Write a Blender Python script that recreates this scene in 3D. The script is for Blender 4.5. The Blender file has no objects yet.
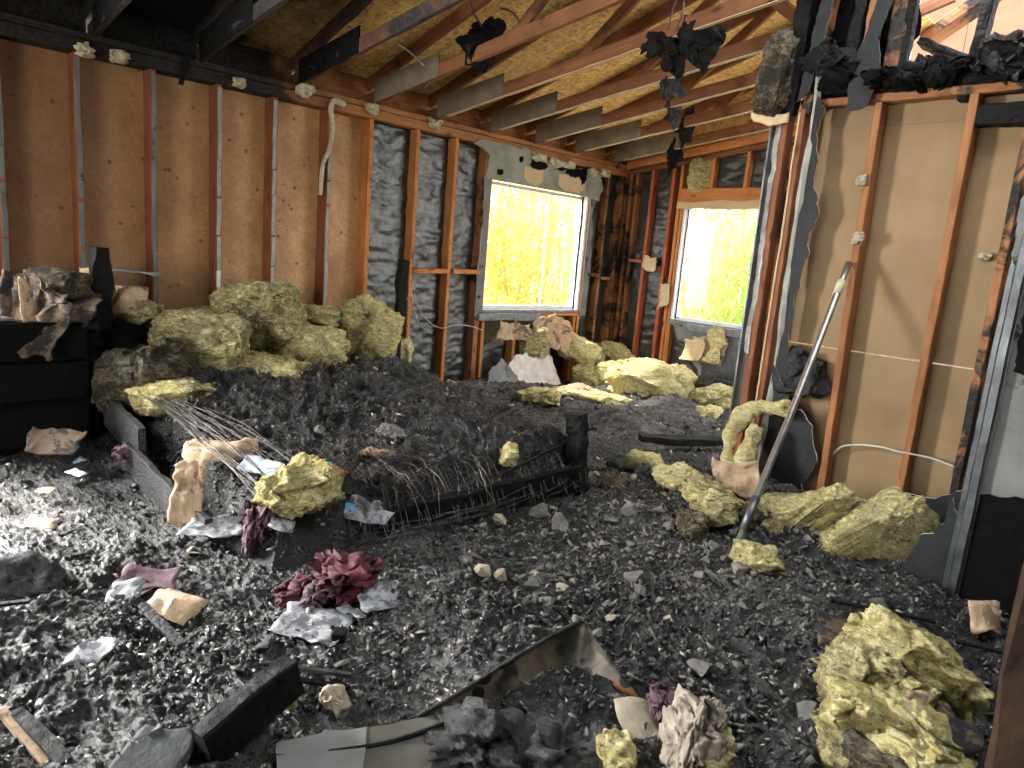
import bpy, bmesh, math, random
import numpy as np
from mathutils import Vector, Matrix, Euler
from mathutils.geometry import tessellate_polygon
random.seed(7); rng = np.random.default_rng(7)
SC = bpy.context.scene
COL = SC.collection
V = Vector

# ------------------------------------------------------------------ camera
F0, YAW, PIT, ROL = 695.8, .786, .184, .083
CAM = V((4.902, -6.427, 1.38))
_c, _s, _cp, _sp = math.cos(YAW), math.sin(YAW), math.cos(PIT), math.sin(PIT)
FW = V((-_s*_cp, _c*_cp, -_sp)); _r0 = V((_c, _s, 0)); _u0 = _r0.cross(FW)
RT = _r0*math.cos(ROL) + _u0*math.sin(ROL); UP = _u0*math.cos(ROL) - _r0*math.sin(ROL)
cd = bpy.data.cameras.new('camera'); cam = bpy.data.objects.new('camera', cd); COL.objects.link(cam)
cd.sensor_width = 36; cd.lens = F0/1024*36; cd.clip_start = .05; cd.clip_end = 200
cd.dof.use_dof = True; cd.dof.focus_distance = 4.2; cd.dof.aperture_fstop = 11.0
cam.matrix_world = Matrix.Translation(CAM) @ Matrix((RT, UP, -FW)).transposed().to_4x4()
SC.camera = cam
# ------------------------------------------------------------------ world, sun, daylight, exposure
w = bpy.data.worlds.new('sky'); SC.world = w; w.use_nodes = True
bg = w.node_tree.nodes['Background']; bg.inputs[0].default_value = (.94, .97, 1, 1); bg.inputs[1].default_value = 5.8
sd = bpy.data.lights.new('sun', 'SUN'); sd.energy = 10; sd.angle = math.radians(2); sd.color = (1, .93, .8)
sun = bpy.data.objects.new('sun', sd); COL.objects.link(sun)
sun.rotation_euler = V((.6, .32, -.73)).to_track_quat('-Z', 'Y').to_euler()
def area(name, loc, direction, sx, sy, power, col):
    d = bpy.data.lights.new(name, 'AREA'); d.shape = 'RECTANGLE'; d.size = sx; d.size_y = sy; d.energy = power; d.color = col
    o = bpy.data.objects.new(name, d); COL.objects.link(o); o.location = loc
    o.rotation_euler = V(direction).to_track_quat('-Z', 'Y').to_euler(); return o
area('daylight_through_doorway', (-.25, -7.0, 1.2), (1, .2, -.4), 1.0, 1.8, 520, (1, .98, .95))
area('rear_fill_light', (3.2, -8.7, 1.7), (-.1, 1, -.2), 2.0, 1.5, 22, (1, .95, .88))  # soft fill light added behind the camera, no source seen there
SC.view_settings.view_transform = 'Standard'; SC.view_settings.look = 'None'
SC.view_settings.exposure = 0.36; SC.view_settings.gamma = 1; SC.view_settings.use_curve_mapping = False

# ------------------------------------------------------------------ helpers
def ray(x, y): return FW + RT*((x-512)/F0) + UP*((384-y)/F0)
def onp(x, y, ax, v):
    d = ray(x, y); return CAM + d*((v-CAM[ax])/d[ax])
def dist(p): return (V(p)-CAM).dot(FW)
_M = 0xffffffff
def _h(ix, iy, iz):
    n = (ix.astype(np.int64)*374761393 + iy.astype(np.int64)*668265263 + iz.astype(np.int64)*2147483647*3 + iz.astype(np.int64)*974634777) & _M
    n = ((n ^ (n >> 13))*1274126177) & _M; n = (n ^ (n >> 16)) & _M
    return n/_M
def vn(P, s=1., off=0.):
    P = np.asarray(P, float)*s+off; I = np.floor(P).astype(np.int64); f = P-I; f = f*f*(3-2*f); r = 0
    for a in (0, 1):
        for b in (0, 1):
            for c in (0, 1):
                wgt = (f[:, 0] if a else 1-f[:, 0])*(f[:, 1] if b else 1-f[:, 1])*(f[:, 2] if c else 1-f[:, 2])
                r = r+wgt*_h(I[:, 0]+a, I[:, 1]+b, I[:, 2]+c)
    return r*2-1
def fbm(P, s=1., o=4, off=0., g=.5):
    r = 0; a = 1.
    for k in range(o): r = r+a*vn(P, s*2**k, off+k*17.3); a *= g
    return r
def vn3(P, s, off): return np.stack([vn(P, s, off), vn(P, s, off+31.7), vn(P, s, off+77.1)], 1)

WM = {}
def put(o, parent=None, mw=None):
    mw = mw if mw is not None else Matrix.Identity(4)
    COL.objects.link(o); WM[o.name] = mw
    if parent: o.parent = parent; o.matrix_basis = WM[parent.name].inverted() @ mw
    else: o.matrix_basis = mw
    return o
def tag(o, label=None, cat=None, group=None, kind=None):
    if label: o['label'] = label
    if cat: o['category'] = cat
    if group: o['group'] = group
    if kind: o['kind'] = kind
    return o
def empty(name, loc=(0, 0, 0), label=None, cat=None, group=None, kind=None, parent=None):
    return tag(put(bpy.data.objects.new(name, None), parent, Matrix.Translation(V(loc))), label, cat, group, kind)
def mesh(name, v, f, m, parent=None, mw=None, smooth=False, mi=None):
    me = bpy.data.meshes.new(name); v = np.asarray(v, np.float32)
    if isinstance(f, np.ndarray):
        n, k = f.shape; me.vertices.add(len(v)); me.vertices.foreach_set('co', v.ravel())
        me.loops.add(n*k); me.loops.foreach_set('vertex_index', f.ravel().astype(np.int32))
        me.polygons.add(n); me.polygons.foreach_set('loop_start', np.arange(0, n*k, k, dtype=np.int32))
        try: me.polygons.foreach_set('loop_total', np.full(n, k, np.int32))
        except Exception: pass
        me.update(calc_edges=True)
    else: me.from_pydata([tuple(map(float, x)) for x in v], [], [tuple(x) for x in f]); me.update()
    for q in (m if isinstance(m, (list, tuple)) else [m]): me.materials.append(q)
    if mi is not None: me.polygons.foreach_set('material_index', np.asarray(mi, np.int32))
    if smooth: me.polygons.foreach_set('use_smooth', [True]*len(me.polygons))
    me.update()
    return put(bpy.data.objects.new(name, me), parent, mw)
def frame(p0, p1, up=(0, 0, 1)):
    p0, p1 = V(p0), V(p1); x = (p1-p0); L = x.length; x.normalize(); y = V(up).cross(x)
    if y.length < 1e-4: y = V((0, 1, 0)).cross(x)
    y.normalize(); z = x.cross(y)
    return Matrix.Translation(p0) @ Matrix((x, y, z)).transposed().to_4x4(), L
def beam(name, p0, p1, wd, h, m, parent=None, up=(0, 0, 1), seg=None, jit=0., taper=1., bev=.1):
    """sawn member from p0 to p1, wd across, h deep, chamfered edges, worn or burnt unevenly by jit"""
    M, L = frame(p0, p1, up); seg = seg or (max(2, int(L/.06)) if jit else 1)
    c = min(wd, h)*bev; a, b = wd/2, h/2
    prof = [(-a, -b+c), (-a+c, -b), (a-c, -b), (a, -b+c), (a, b-c), (a-c, b), (-a+c, b), (-a, b-c)]
    if jit: prof = [(-a, 0), (-a, -b+c), (-a+c, -b), (0, -b), (a-c, -b), (a, -b+c), (a, 0), (a, b-c), (a-c, b), (0, b), (-a+c, b), (-a, b-c)]
    n = len(prof); vs = []; off = random.random()*99
    for i in range(seg+1):
        t = i/seg; s = 1+(taper-1)*t
        for (y, z) in prof: vs.append((t*L, y*s, z*s))
    vs = np.array(vs)
    if jit:
        d = vn3(vs, 9, off)*jit+vn3(vs, 34, off+5)*jit*.5; d[:, 0] *= .6
        sh = 1-np.clip(vn(vs*[1, .1, .1], 3, off+9), 0, 1)*min(.6, jit*12)
        vs[:, 1:] *= sh[:, None]; vs = vs+d
    f = [tuple(range(n-1, -1, -1)), tuple(range(seg*n, seg*n+n))]
    for i in range(seg):
        for j in range(n): f.append((i*n+j, i*n+(j+1) % n, (i+1)*n+(j+1) % n, (i+1)*n+j))
    return mesh(name, vs, f, m, parent, M)
def tube(name, pts, r, m, parent=None, sides=6, smooth=True, rs=None):
    pts = [V(p) for p in pts]; o = pts[0]; vs = []; f = []; n = sides
    for i, p in enumerate(pts):
        d = (pts[min(i+1, len(pts)-1)]-pts[max(i-1, 0)]).normalized()
        a = d.cross(V((.1, .2, 1))).normalized(); b = d.cross(a); rr = rs[i] if rs else r
        for j in range(n):
            t = 2*math.pi*j/n; vs.append(p-o+a*math.cos(t)*rr+b*math.sin(t)*rr)
    for i in range(len(pts)-1):
        for j in range(n): f.append((i*n+j, i*n+(j+1) % n, (i+1)*n+(j+1) % n, (i+1)*n+j))
    f += [tuple(range(n-1, -1, -1)), tuple(range((len(pts)-1)*n, len(pts)*n))]
    return mesh(name, vs, f, m, parent, Matrix.Translation(o), smooth)
def spline(pts, n=8):
    P = [V(p) for p in pts]; P = [P[0]*2-P[1]]+P+[P[-1]*2-P[-2]]; out = []
    for i in range(1, len(P)-2):
        for k in range(n):
            t = k/n; a, b, c, d = P[i-1:i+3]
            out.append(.5*((2*b)+(c-a)*t+(2*a-5*b+4*c-d)*t*t+(3*b-a-3*c+d)*t**3))
    return out+[P[-2]]
def panel(name, poly, org, u, v, th, m, parent=None, rag=0., step=.03, medge=None, ragside=None):
    """flat board cut to the outline poly (u,v metres from org), th thick, with torn edges of depth rag"""
    org, u, v = V(org), V(u).normalized(), V(v).normalized(); nn = u.cross(v); pts = []; sd_ = random.random()*50
    for i, a in enumerate(poly):
        b = poly[(i+1) % len(poly)]; a_, b_ = V((*a, 0)), V((*b, 0)); L = (b_-a_).length
        r = rag if (ragside is None or i in ragside) else 0
        k = max(1, int(L/step)) if r else 1
        for j in range(k):
            p = a_.lerp(b_, j/k)
            if r and j: p = p+V((*(vn3(np.array([p]), 11, sd_)[0, :2]*r+vn3(np.array([p]), 37, sd_)[0, :2]*r*.55), 0))
            pts.append(p)
    n = len(pts); tri = tessellate_polygon([pts])
    vs = [tuple(p) for p in pts]+[(p.x, p.y, th) for p in pts]
    f = []; mi = []
    for t in tri:
        a, b, c = [pts[k] for k in t]
        if (b-a).cross(c-a).z < 0: t = t[::-1]
        f += [tuple(t)[::-1], tuple(k+n for k in t)]; mi += [0, 0]
    area2 = sum(pts[i].x*pts[(i+1) % n].y-pts[(i+1) % n].x*pts[i].y for i in range(n))
    for i in range(n):
        q = (i, (i+1) % n, (i+1) % n+n, i+n); f.append(q if area2 > 0 else q[::-1]); mi.append(1 if medge else 0)
    M = Matrix.Translation(org) @ Matrix((u, v, nn)).transposed().to_4x4()
    return mesh(name, vs, f, [m, medge] if medge else m, parent, M, mi=mi)
def box(name, lo, hi, m, parent=None):
    lo, hi = V(lo), V(hi); c = (lo+hi)/2
    vs = [((x-c.x), (y-c.y), (z-c.z)) for x in (lo.x, hi.x) for y in (lo.y, hi.y) for z in (lo.z, hi.z)]
    f = [(0, 1, 3, 2), (4, 6, 7, 5), (0, 4, 5, 1), (2, 3, 7, 6), (0, 2, 6, 4), (1, 5, 7, 3)]
    return mesh(name, vs, f, m, parent, Matrix.Translation(c))
def sheet(name, org, u, v, L, H, m, parent=None, amp=.01, sc=(8, 8), res=.03, th=.004, fold=0., seed=0, hump=0., ragged=0., cz=0., crisp=False):
    """crumpled sheet L x H spanned by u, v from org; closed with thickness th; local frame centred on org"""
    u, v = V(u).normalized(), V(v).normalized(); v = (v-u*u.dot(v)).normalized(); nn = u.cross(v)
    nx, ny = max(3, int(L/res)), max(3, int(H/res)); X, Y = np.meshgrid(np.linspace(0, L, nx+1), np.linspace(0, H, ny+1), indexing='ij')
    P = np.stack([X.ravel(), Y.ravel(), np.zeros(X.size)], 1); Q = P*[sc[0], sc[1], 1]
    z = fbm(Q, 1, 4, seed*13.1+3)*amp
    if fold: z = z+np.abs(vn(P, 3.1/max(L, H), seed+.5))*fold + (1-np.abs(vn(P*[1, .6, 1], 5/max(L, H), seed+8.5)))*fold*.6
    if crisp: z = z*.5+np.abs(vn(P, 16, seed+2.5))*.016+np.abs(vn(P, 34, seed+1.5))*.007
    if hump: z = z+hump*np.sin(np.pi*np.clip(P[:, 0]/L, 0, 1))*(.4+.6*np.sin(np.pi*P[:, 1]/H))
    z = z+cz*((P[:, 0]/L-.5)**2)*4
    if ragged:
        e = vn3(P, 9, seed+4.)*ragged+vn3(P, 25, seed+4.)*ragged*.5; P[:, :2] += e[:, :2]
    P[:, 2] = z; n = len(P); P2 = P.copy(); P2[:, 2] -= th
    idx = np.arange(n).reshape(nx+1, ny+1); q = np.stack([idx[:-1, :-1], idx[1:, :-1], idx[1:, 1:], idx[:-1, 1:]], -1).reshape(-1, 4)
    per = list(idx[:, 0])+list(idx[-1, 1:])+list(idx[::-1, -1][1:])+list(idx[0, ::-1][1:-1])
    rim = np.array([[per[i], per[i]+n, per[(i+1) % len(per)]+n, per[(i+1) % len(per)]] for i in range(len(per))])
    f = np.concatenate([q, q[:, ::-1]+n, rim])
    M = Matrix.Translation(V(org)) @ Matrix((u, v, nn)).transposed().to_4x4()
    return mesh(name, np.concatenate([P, P2]), f, m, parent, M, not crisp)
_ico = {}
def ico(k):
    if k not in _ico:
        bm = bmesh.new(); bmesh.ops.create_icosphere(bm, subdivisions=k, radius=1)
        _ico[k] = (np.array([v.co[:] for v in bm.verts]), np.array([[v.index for v in f.verts] for f in bm.faces])); bm.free()
    return _ico[k]
DV = V((.7071, .7071, 0))   # the level direction square to the line of sight
def lump(name, c, size, m, rot=(0, 0, 45), sub=5, sq=.55, rough=.13, seed=0, bend=0., parent=None, fine=1., tiltdir=0., crease=.0):
    """torn wad or batt of fibre: a rounded block, folded and tufted by noise"""
    P, f = ico(sub); P = P.copy()
    P = np.sign(P)*np.abs(P)**sq; P /= np.maximum(1, np.linalg.norm(P, axis=1)[:, None]*.72)
    off = seed*7.77+2
    P = P+vn3(P, 1.3, off)*rough*2.0+vn3(P, 3.1, off+9)*rough*1.0
    rr = 1-crease*np.clip(1-np.abs(vn(P, 2.4, off+40))*5, 0, 1)
    P = P*rr[:, None]
    P = P*np.array(size)/2
    if bend: P[:, 2] += bend*(P[:, 0]/(size[0]/2))**2; 
    n = P/np.maximum(1e-6, np.linalg.norm(P, axis=1))[:, None]
    t = fbm(P, 22, 3, off+3)*.010*fine+np.abs(vn(P*[1, 1, 2.2], 48, off+5))*.011*fine+vn(P, 110, off)*.004*fine
    t = t*1.5+(1-np.abs(vn(P*[1, 1, 1.6], 11, off+6)))**2*.016*fine
    P = P+n*t[:, None]
    M = Matrix.Translation(V(c)) @ Euler([math.radians(a) for a in rot], 'XYZ').to_matrix().to_4x4()
    return mesh(name, P, f, m, parent, M, True)

# ------------------------------------------------------------------ materials
class NT:
    def __init__(s, name):
        s.m = bpy.data.materials.new(name); s.m.use_nodes = True; s.t = s.m.node_tree; s.b = s.t.nodes['Principled BSDF']
    def n(s, k, **kw):
        x = s.t.nodes.new('ShaderNode'+k)
        for a, b in kw.items():
            if a in x.inputs: s.inp(x.inputs[a], b)
            else: setattr(x, a, b)
        return x
    def inp(s, sock, v):
        if hasattr(v, 'is_output') or isinstance(v, bpy.types.NodeSocket): s.t.links.new(v, sock)
        else: sock.default_value = v
    def co(s, kind='Position'):
        if kind == 'Position': return s.n('NewGeometry').outputs['Position']
        return s.n('TexCoord').outputs['Object']
    def mapv(s, vec, sc=(1, 1, 1), rnd=True):
        mp = s.n('Mapping'); s.t.links.new(vec, mp.inputs[0]); mp.inputs['Scale'].default_value = sc
        if rnd:
            oi = s.n('ObjectInfo'); mu = s.n('Math', operation='MULTIPLY'); s.t.links.new(oi.outputs['Random'], mu.inputs[0]); mu.inputs[1].default_value = 57
            cx = s.n('CombineXYZ'); [s.t.links.new(mu.outputs[0], cx.inputs[i]) for i in range(3)]; s.t.links.new(cx.outputs[0], mp.inputs[1])
        return mp.outputs[0]
    def noise(s, vec, sc, det=5, rough=.6, dist=0.):
        x = s.n('TexNoise'); s.t.links.new(vec, x.inputs['Vector']); x.inputs['Scale'].default_value = sc; x.inputs['Detail'].default_value = det
        x.inputs['Roughness'].default_value = rough; x.inputs['Distortion'].default_value = dist; return x.outputs[0]
    def vor(s, vec, sc, feat='F1', out='Distance', rnd=1.):
        x = s.n('TexVoronoi', feature=feat); s.t.links.new(vec, x.inputs['Vector']); x.inputs['Scale'].default_value = sc; x.inputs['Randomness'].default_value = rnd; return x.outputs[out]
    def ramp(s, fac, stops, interp='LINEAR'):
        x = s.n('ValToRGB'); s.t.links.new(fac, x.inputs[0]); cr = x.color_ramp; cr.interpolation = interp
        while len(cr.elements) < len(stops): cr.elements.new(.5)
        for e, (p, c) in zip(cr.elements, stops): e.position = p; e.color = (*c, 1) if not isinstance(c, (int, float)) else (c, c, c, 1)
        return x.outputs[0]
    def mix(s, fac, a, b, mode='MIX'):
        x = s.n('MixRGB', blend_type=mode); s.inp(x.inputs[0], fac)
        for i, q in ((1, a), (2, b)): s.inp(x.inputs[i], (*q, 1) if isinstance(q, tuple) and len(q) == 3 else q)
        return x.outputs[0]
    def math(s, op, a, b=0.):
        x = s.n('Math', operation=op); s.inp(x.inputs[0], a); s.inp(x.inputs[1], b); return x.outputs[0]
    def rng(s, v, a, b, c=0., d=1.):
        x = s.n('MapRange'); s.inp(x.inputs[0], v); [s.inp(x.inputs[i+1], q) for i, q in enumerate((a, b, c, d))]; return x.outputs[0]
    def bump(s, h, st=.5, d=.01):
        x = s.n('Bump'); x.inputs['Strength'].default_value = st; x.inputs['Distance'].default_value = d; s.t.links.new(h, x.inputs['Height']); s.t.links.new(x.outputs[0], s.b.inputs['Normal'])
    def fin(s, col, rough=.8, metal=0., spec=.5):
        s.inp(s.b.inputs['Base Color'], (*col, 1) if isinstance(col, tuple) and len(col) == 3 else col)
        s.inp(s.b.inputs['Roughness'], rough); s.inp(s.b.inputs['Metallic'], metal); s.b.inputs['Specular IOR Level'].default_value = spec; return s.m

def wood(name, a, b, char=.35, rough=.7, knots=True, roofsoot=False, spec=.3, axis=0):
    """sawn timber: long grain, knots, and scorch patches whose share of the surface is char"""
    k = NT(name); o = k.co('Object'); sc = [14, 14, 14]; sc[axis] = 1.1
    g = k.noise(k.mapv(o, tuple(sc)), 2.2, 6, .62, 1.2); col = k.ramp(g, [(.28, a), (.7, b)])
    col = k.mix(k.rng(k.noise(k.mapv(o, (3, 3, 3)), 1.4, 2), .35, .7, 0., .45), col, tuple(x*.55 for x in a))
    if knots:
        vs = [9, 9, 9]; vs[axis] = 3.2
        kn = k.vor(k.mapv(o, tuple(vs)), 1.0); col = k.mix(k.rng(kn, .05, .16, .85, 0.), col, (a[0]*.22, a[1]*.16, a[2]*.15))
    p = k.co(); s = k.noise(p, 2.6, 7, .68, .6)
    f = k.rng(s, .72-char*.5, .80-char*.5, 0., 1.)
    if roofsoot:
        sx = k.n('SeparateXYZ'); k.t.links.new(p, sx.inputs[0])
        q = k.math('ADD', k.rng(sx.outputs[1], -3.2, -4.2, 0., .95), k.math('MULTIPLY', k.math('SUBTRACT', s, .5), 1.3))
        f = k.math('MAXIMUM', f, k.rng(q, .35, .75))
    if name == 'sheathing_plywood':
        sx = k.n('SeparateXYZ'); k.t.links.new(p, sx.inputs[0]); col = k.mix(k.rng(k.math('ADD', sx.outputs[1], k.math('MULTIPLY', s, .8)), -3.5, -5.2, 0., .62), col, (.10, .035, .02))  # fall of light along the wall painted in, browner toward its left end
    ch = k.ramp(k.noise(p, 38, 4), [(.35, (.006, .006, .006)), (.7, (.035, .03, .028))])
    col = k.mix(f, col, ch)
    k.bump(k.math('ADD', k.math('MULTIPLY', g, .35), k.math('MULTIPLY', k.noise(p, 60, 3), f)), .5, .006)
    return k.fin(col, rough, 0, spec)
def charcoal(name, lo=.004, hi=.05, rough=.5, sc=30):
    k = NT(name); p = k.co(); n = k.noise(p, sc, 6, .7); v = k.vor(k.mapv(p, (1, 1, 1), False), sc*1.1)
    k.bump(k.math('SUBTRACT', n, k.math('MULTIPLY', v, .5)), .9, .012)
    return k.fin(k.ramp(n, [(.3, lo), (.62, hi*.5), (.8, (hi*1.0, hi*.97, hi*.93))]), k.rng(n, .3, .7, rough-.12, rough+.25), 0, .18)
def plain(name, a, b, sc=8, rough=.8, metal=0., bst=.3, bsc=40, spots=None, spotc=(.01, .01, .01), spec=.5, spotsc=6):
    k = NT(name); p = k.co(); n = k.noise(p, sc, 6, .65); col = k.ramp(n, [(.3, a), (.72, b)])
    if spots is not None:
        s = k.noise(p, spotsc, 7, .7, .4); f = k.rng(s, .74-spots*.5, .79-spots*.5); col = k.mix(f, col, spotc)
    k.bump(k.noise(p, bsc, 5), bst, .006); return k.fin(col, rough, metal, spec)

M = {}
M['stud'] = wood('fresh_orange_stud', (.44, .15, .04), (.66, .28, .09), .12)
M['stud_scorched'] = wood('scorched_stud', (.26, .10, .04), (.42, .19, .08), .5)
M['stud_smoked'] = wood('smoked_stud', (.19, .065, .028), (.34, .13, .055), .1)
M['stud_part'] = wood('brown_partition_stud', (.22, .085, .033), (.42, .18, .07), .22)
M['stud_red'] = wood('red_stained_stud', (.38, .09, .04), (.52, .15, .07), .2)
M['chord'] = wood('truss_lumber', (.15, .055, .022), (.26, .11, .045), .24, roofsoot=True)
M['plate'] = wood('plate_lumber', (.30, .12, .045), (.5, .23, .09), .3, roofsoot=True)
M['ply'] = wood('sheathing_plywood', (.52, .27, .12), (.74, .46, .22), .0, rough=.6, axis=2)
M['char'] = charcoal('charred_wood', .001, .018, .6); M['char_soft'] = charcoal('soot_black', .001, .005, .9, 14)
M['char_gray'] = charcoal('ashy_char', .006, .12, .65, 24)
M['rail'] = charcoal('burnt_bed_rail', .02, .13, .45, 60)
M['drywall'] = plain('sooted_drywall', (.17, .19, .15), (.33, .35, .28), 5, spots=.16, spotc=(.05, .05, .045))
M['drywall_dark'] = plain('black_sooted_drywall', (.006, .007, .0075), (.022, .025, .026), 5, .6, spots=.16, spotc=(.14, .15, .14), bst=.5, spec=.3)
M['drywall_gray'] = plain('gray_sooted_drywall', (.10, .10, .095), (.22, .22, .21), 4, .75, spots=.3, spotc=(.012, .013, .014), bst=.5)
M['gypsum'] = plain('gypsum_core', (.45, .42, .38), (.75, .72, .67), 12, .9, spots=.15, spotc=(.2, .15, .1), bst=.9)
M['tanpaper'] = plain('brown_drywall_paper', (.21, .135, .065), (.31, .205, .105), 2.2, .75, spots=.05, spotc=(.62, .52, .38), bst=.12, spotsc=5)
M['burntpaper'] = plain('scorched_paper', (.5, .36, .2), (.6, .45, .26), 9, .85, spots=.16, spotc=(.04, .03, .02))
M['gusset'] = plain('plywood_gusset', (.12, .10, .07), (.22, .19, .14), 6, .8)
M['foil'] = plain('dark_foil_facing', (.03, .03, .029), (.115, .115, .11), 7, .38, .5, .5, 26, spots=.12, spotc=(.01, .01, .01), spec=.6)
M['jambmetal'] = plain('sooty_steel', (.05, .055, .06), (.15, .16, .165), 7, .38, .7, .2, spots=.1)
M['beadmetal'] = plain('drywall_corner_trim', (.22, .22, .19), (.42, .42, .37), 7, .6, .0, .4, spots=.12, spotc=(.04, .04, .04))
M['vinyl'] = plain('smoked_vinyl', (.55, .58, .62), (.8, .82, .84), 9, .5, 0, .3, spots=.2, spotc=(.06, .06, .07))
M['sill'] = plain('sooted_sill', (.10, .11, .115), (.27, .28, .29), 20, .6, 0, .8, spots=.12, spotc=(.75, .75, .74), spotsc=14)
M['kraft'] = plain('kraft_paper', (.30, .195, .11), (.60, .44, .29), 14, .85, 0, .9, 35, spots=.4, spotc=(.15, .095, .06))
M['card'] = plain('brown_cardboard', (.05, .032, .02), (.14, .09, .055), 6, .9, 0, .8, 30, spots=.5)
M['bluepaper'] = plain('pale_blue_paper', (.25, .31, .42), (.42, .48, .56), 9, .6, 0, .3, spots=.14, spotc=(.2, .2, .2))
M['news'] = plain('wet_printed_paper', (.16, .17, .19), (.42, .43, .44), 16, .6, 0, .5, spots=.5, spotc=(.09, .09, .1), spotsc=18)
M['maroon'] = plain('maroon_cloth', (.03, .0035, .008), (.115, .009, .023), 10, .75, 0, .7, 50, spots=.12, spotc=(.05, .02, .02))
M['plum'] = plain('plum_cloth', (.07, .03, .045), (.14, .08, .095), 10, .8, 0, .7, 50, spots=.15)
M['redplastic'] = plain('red_plastic', (.42, .03, .05), (.6, .05, .07), 10, .4)
M['green'] = plain('green_plastic', (.03, .35, .15), (.06, .5, .25), 10, .4)
M['bluelogo'] = plain('blue_print', (.05, .25, .55), (.1, .4, .75), 10, .5)
M['foam'] = plain('spray_foam', (.35, .30, .19), (.66, .6, .44), 20, .8, 0, .8, 60, spots=.1)
M['wire'] = plain('burnt_wire', (.06, .055, .05), (.18, .16, .14), 12, .45, .5)
M['palewire'] = plain('pale_cable', (.35, .32, .26), (.6, .57, .5), 12, .6)
M['pipe'] = plain('dull_steel_pipe', (.20, .195, .18), (.36, .35, .33), 12, .32, .8, .2, spots=.14, spotc=(.05, .045, .04))
M['slate'] = plain('slate_gray_board', (.015, .018, .019), (.042, .048, .05), 12, .8, 0, .7)
M['rocks'] = plain('plaster_rubble', (.055, .052, .046), (.22, .21, .185), 9, .8, 0, .9, spots=.28, spotc=(.02, .02, .02))
M['rocks_tan'] = plain('tan_rubble', (.24, .2, .14), (.45, .39, .28), 9, .75, 0, .9, spots=.22, spotc=(.03, .03, .03))
M['bark'] = plain('ashy_bark', (.08, .065, .05), (.34, .29, .225), 26, .8, 0, 1.0, 30, spots=.2, spotc=(.06, .045, .035), spotsc=9)
M['post'] = plain('brown_post', (.012, .008, .006), (.04, .022, .013), 9, .9, 0, .7, spots=.1, spec=.15)
M['white'] = plain('white_plastic', (.6, .58, .52), (.78, .76, .7), 12, .5, spots=.06)
M['salmon'] = plain('neighbour_sheathing', (.20, .075, .042), (.26, .105, .06), 3, .8)
M['siding'] = plain('corrugated_siding', (.16, .15, .135), (.22, .21, .19), 3, .7)
M['ground'] = plain('pale_ground', (.5, .45, .36), (.66, .6, .5), 2, .95)
M['pondwater'] = plain('wet_floor_sheet', (.055, .055, .048), (.14, .135, .115), 3, .22, 0, .15, 30, spots=.12, spotc=(.35, .36, .34), spotsc=2.2)

def insulation(name, a, b, soot):
    k = NT(name); p = k.co(); n = k.noise(k.mapv(p, (1, 1, 1.8), False), 26, 10, .8, .8); col = k.ramp(n, [(.36, tuple(x*.6 for x in a)), (.47, a), (.6, b)])
    s = k.noise(p, 7, 8, .75, .3); col = k.mix(k.rng(s, .74-soot*.5, .86-soot*.5, 0, .92), col, (.06, .055, .045))
    col = k.mix(k.rng(k.noise(p, 4, 3), .5, .75, 0., .35), col, (.42, .41, .36))
    sk = k.math('ADD', k.noise(p, 48, 4, .7), k.math('MULTIPLY', k.math('SUBTRACT', s, .5), .9)); col = k.mix(k.rng(sk, .70-soot*.35, .78-soot*.35, 0, .8), col, (.05, .045, .035))
    k.bump(k.noise(k.mapv(p, (1, 1, 2.2), False), 45, 8, .8), 1., .03); return k.fin(col, .95, 0, .1)
M['ins'] = insulation('yellow_fibreglass', (.52, .44, .17), (.97, .88, .48), .22)
M['ins_bright'] = insulation('bright_yellow_fibreglass', (.70, .58, .22), (.98, .92, .60), .10)
M['ins_soot'] = insulation('sooty_fibreglass', (.33, .28, .12), (.85, .77, .42), .28)
M['ins_burnt'] = insulation('burnt_fibreglass', (.12, .095, .06), (.36, .31, .2), .55)

def osb():
    k = NT('strand_board'); p = k.co(); base = k.noise(p, 5, 3); col = k.ramp(base, [(.3, (.72, .42, .13)), (.7, (.88, .60, .24))])
    for i, (sc, ro) in enumerate((((1, 3.2, 1), 1), ((3.4, 1, 1), 2), ((2, 2.2, 1), 3))):
        mp = k.n('Mapping'); k.t.links.new(p, mp.inputs[0]); mp.inputs['Scale'].default_value = sc; mp.inputs['Rotation'].default_value = (0, 0, .5*i-.3)
        c = k.vor(mp.outputs[0], 11+3*i, out='Color'); bw = k.n('RGBToBW'); k.t.links.new(c, bw.inputs[0])
        col = k.mix(.55, col, k.ramp(bw.outputs[0], [(.2, (.48, .25, .07)), (.45, (.80, .52, .18)), (.8, (.98, .78, .38))]))
        if i == 1: h = bw.outputs[0]
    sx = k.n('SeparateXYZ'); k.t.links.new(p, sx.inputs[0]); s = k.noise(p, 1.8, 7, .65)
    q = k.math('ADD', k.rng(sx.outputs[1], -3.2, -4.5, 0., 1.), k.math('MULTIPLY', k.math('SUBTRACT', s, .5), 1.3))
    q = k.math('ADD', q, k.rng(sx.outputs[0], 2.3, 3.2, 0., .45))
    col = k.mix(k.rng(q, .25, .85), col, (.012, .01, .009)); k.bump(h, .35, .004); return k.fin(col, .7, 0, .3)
M['osb'] = osb()

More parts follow.
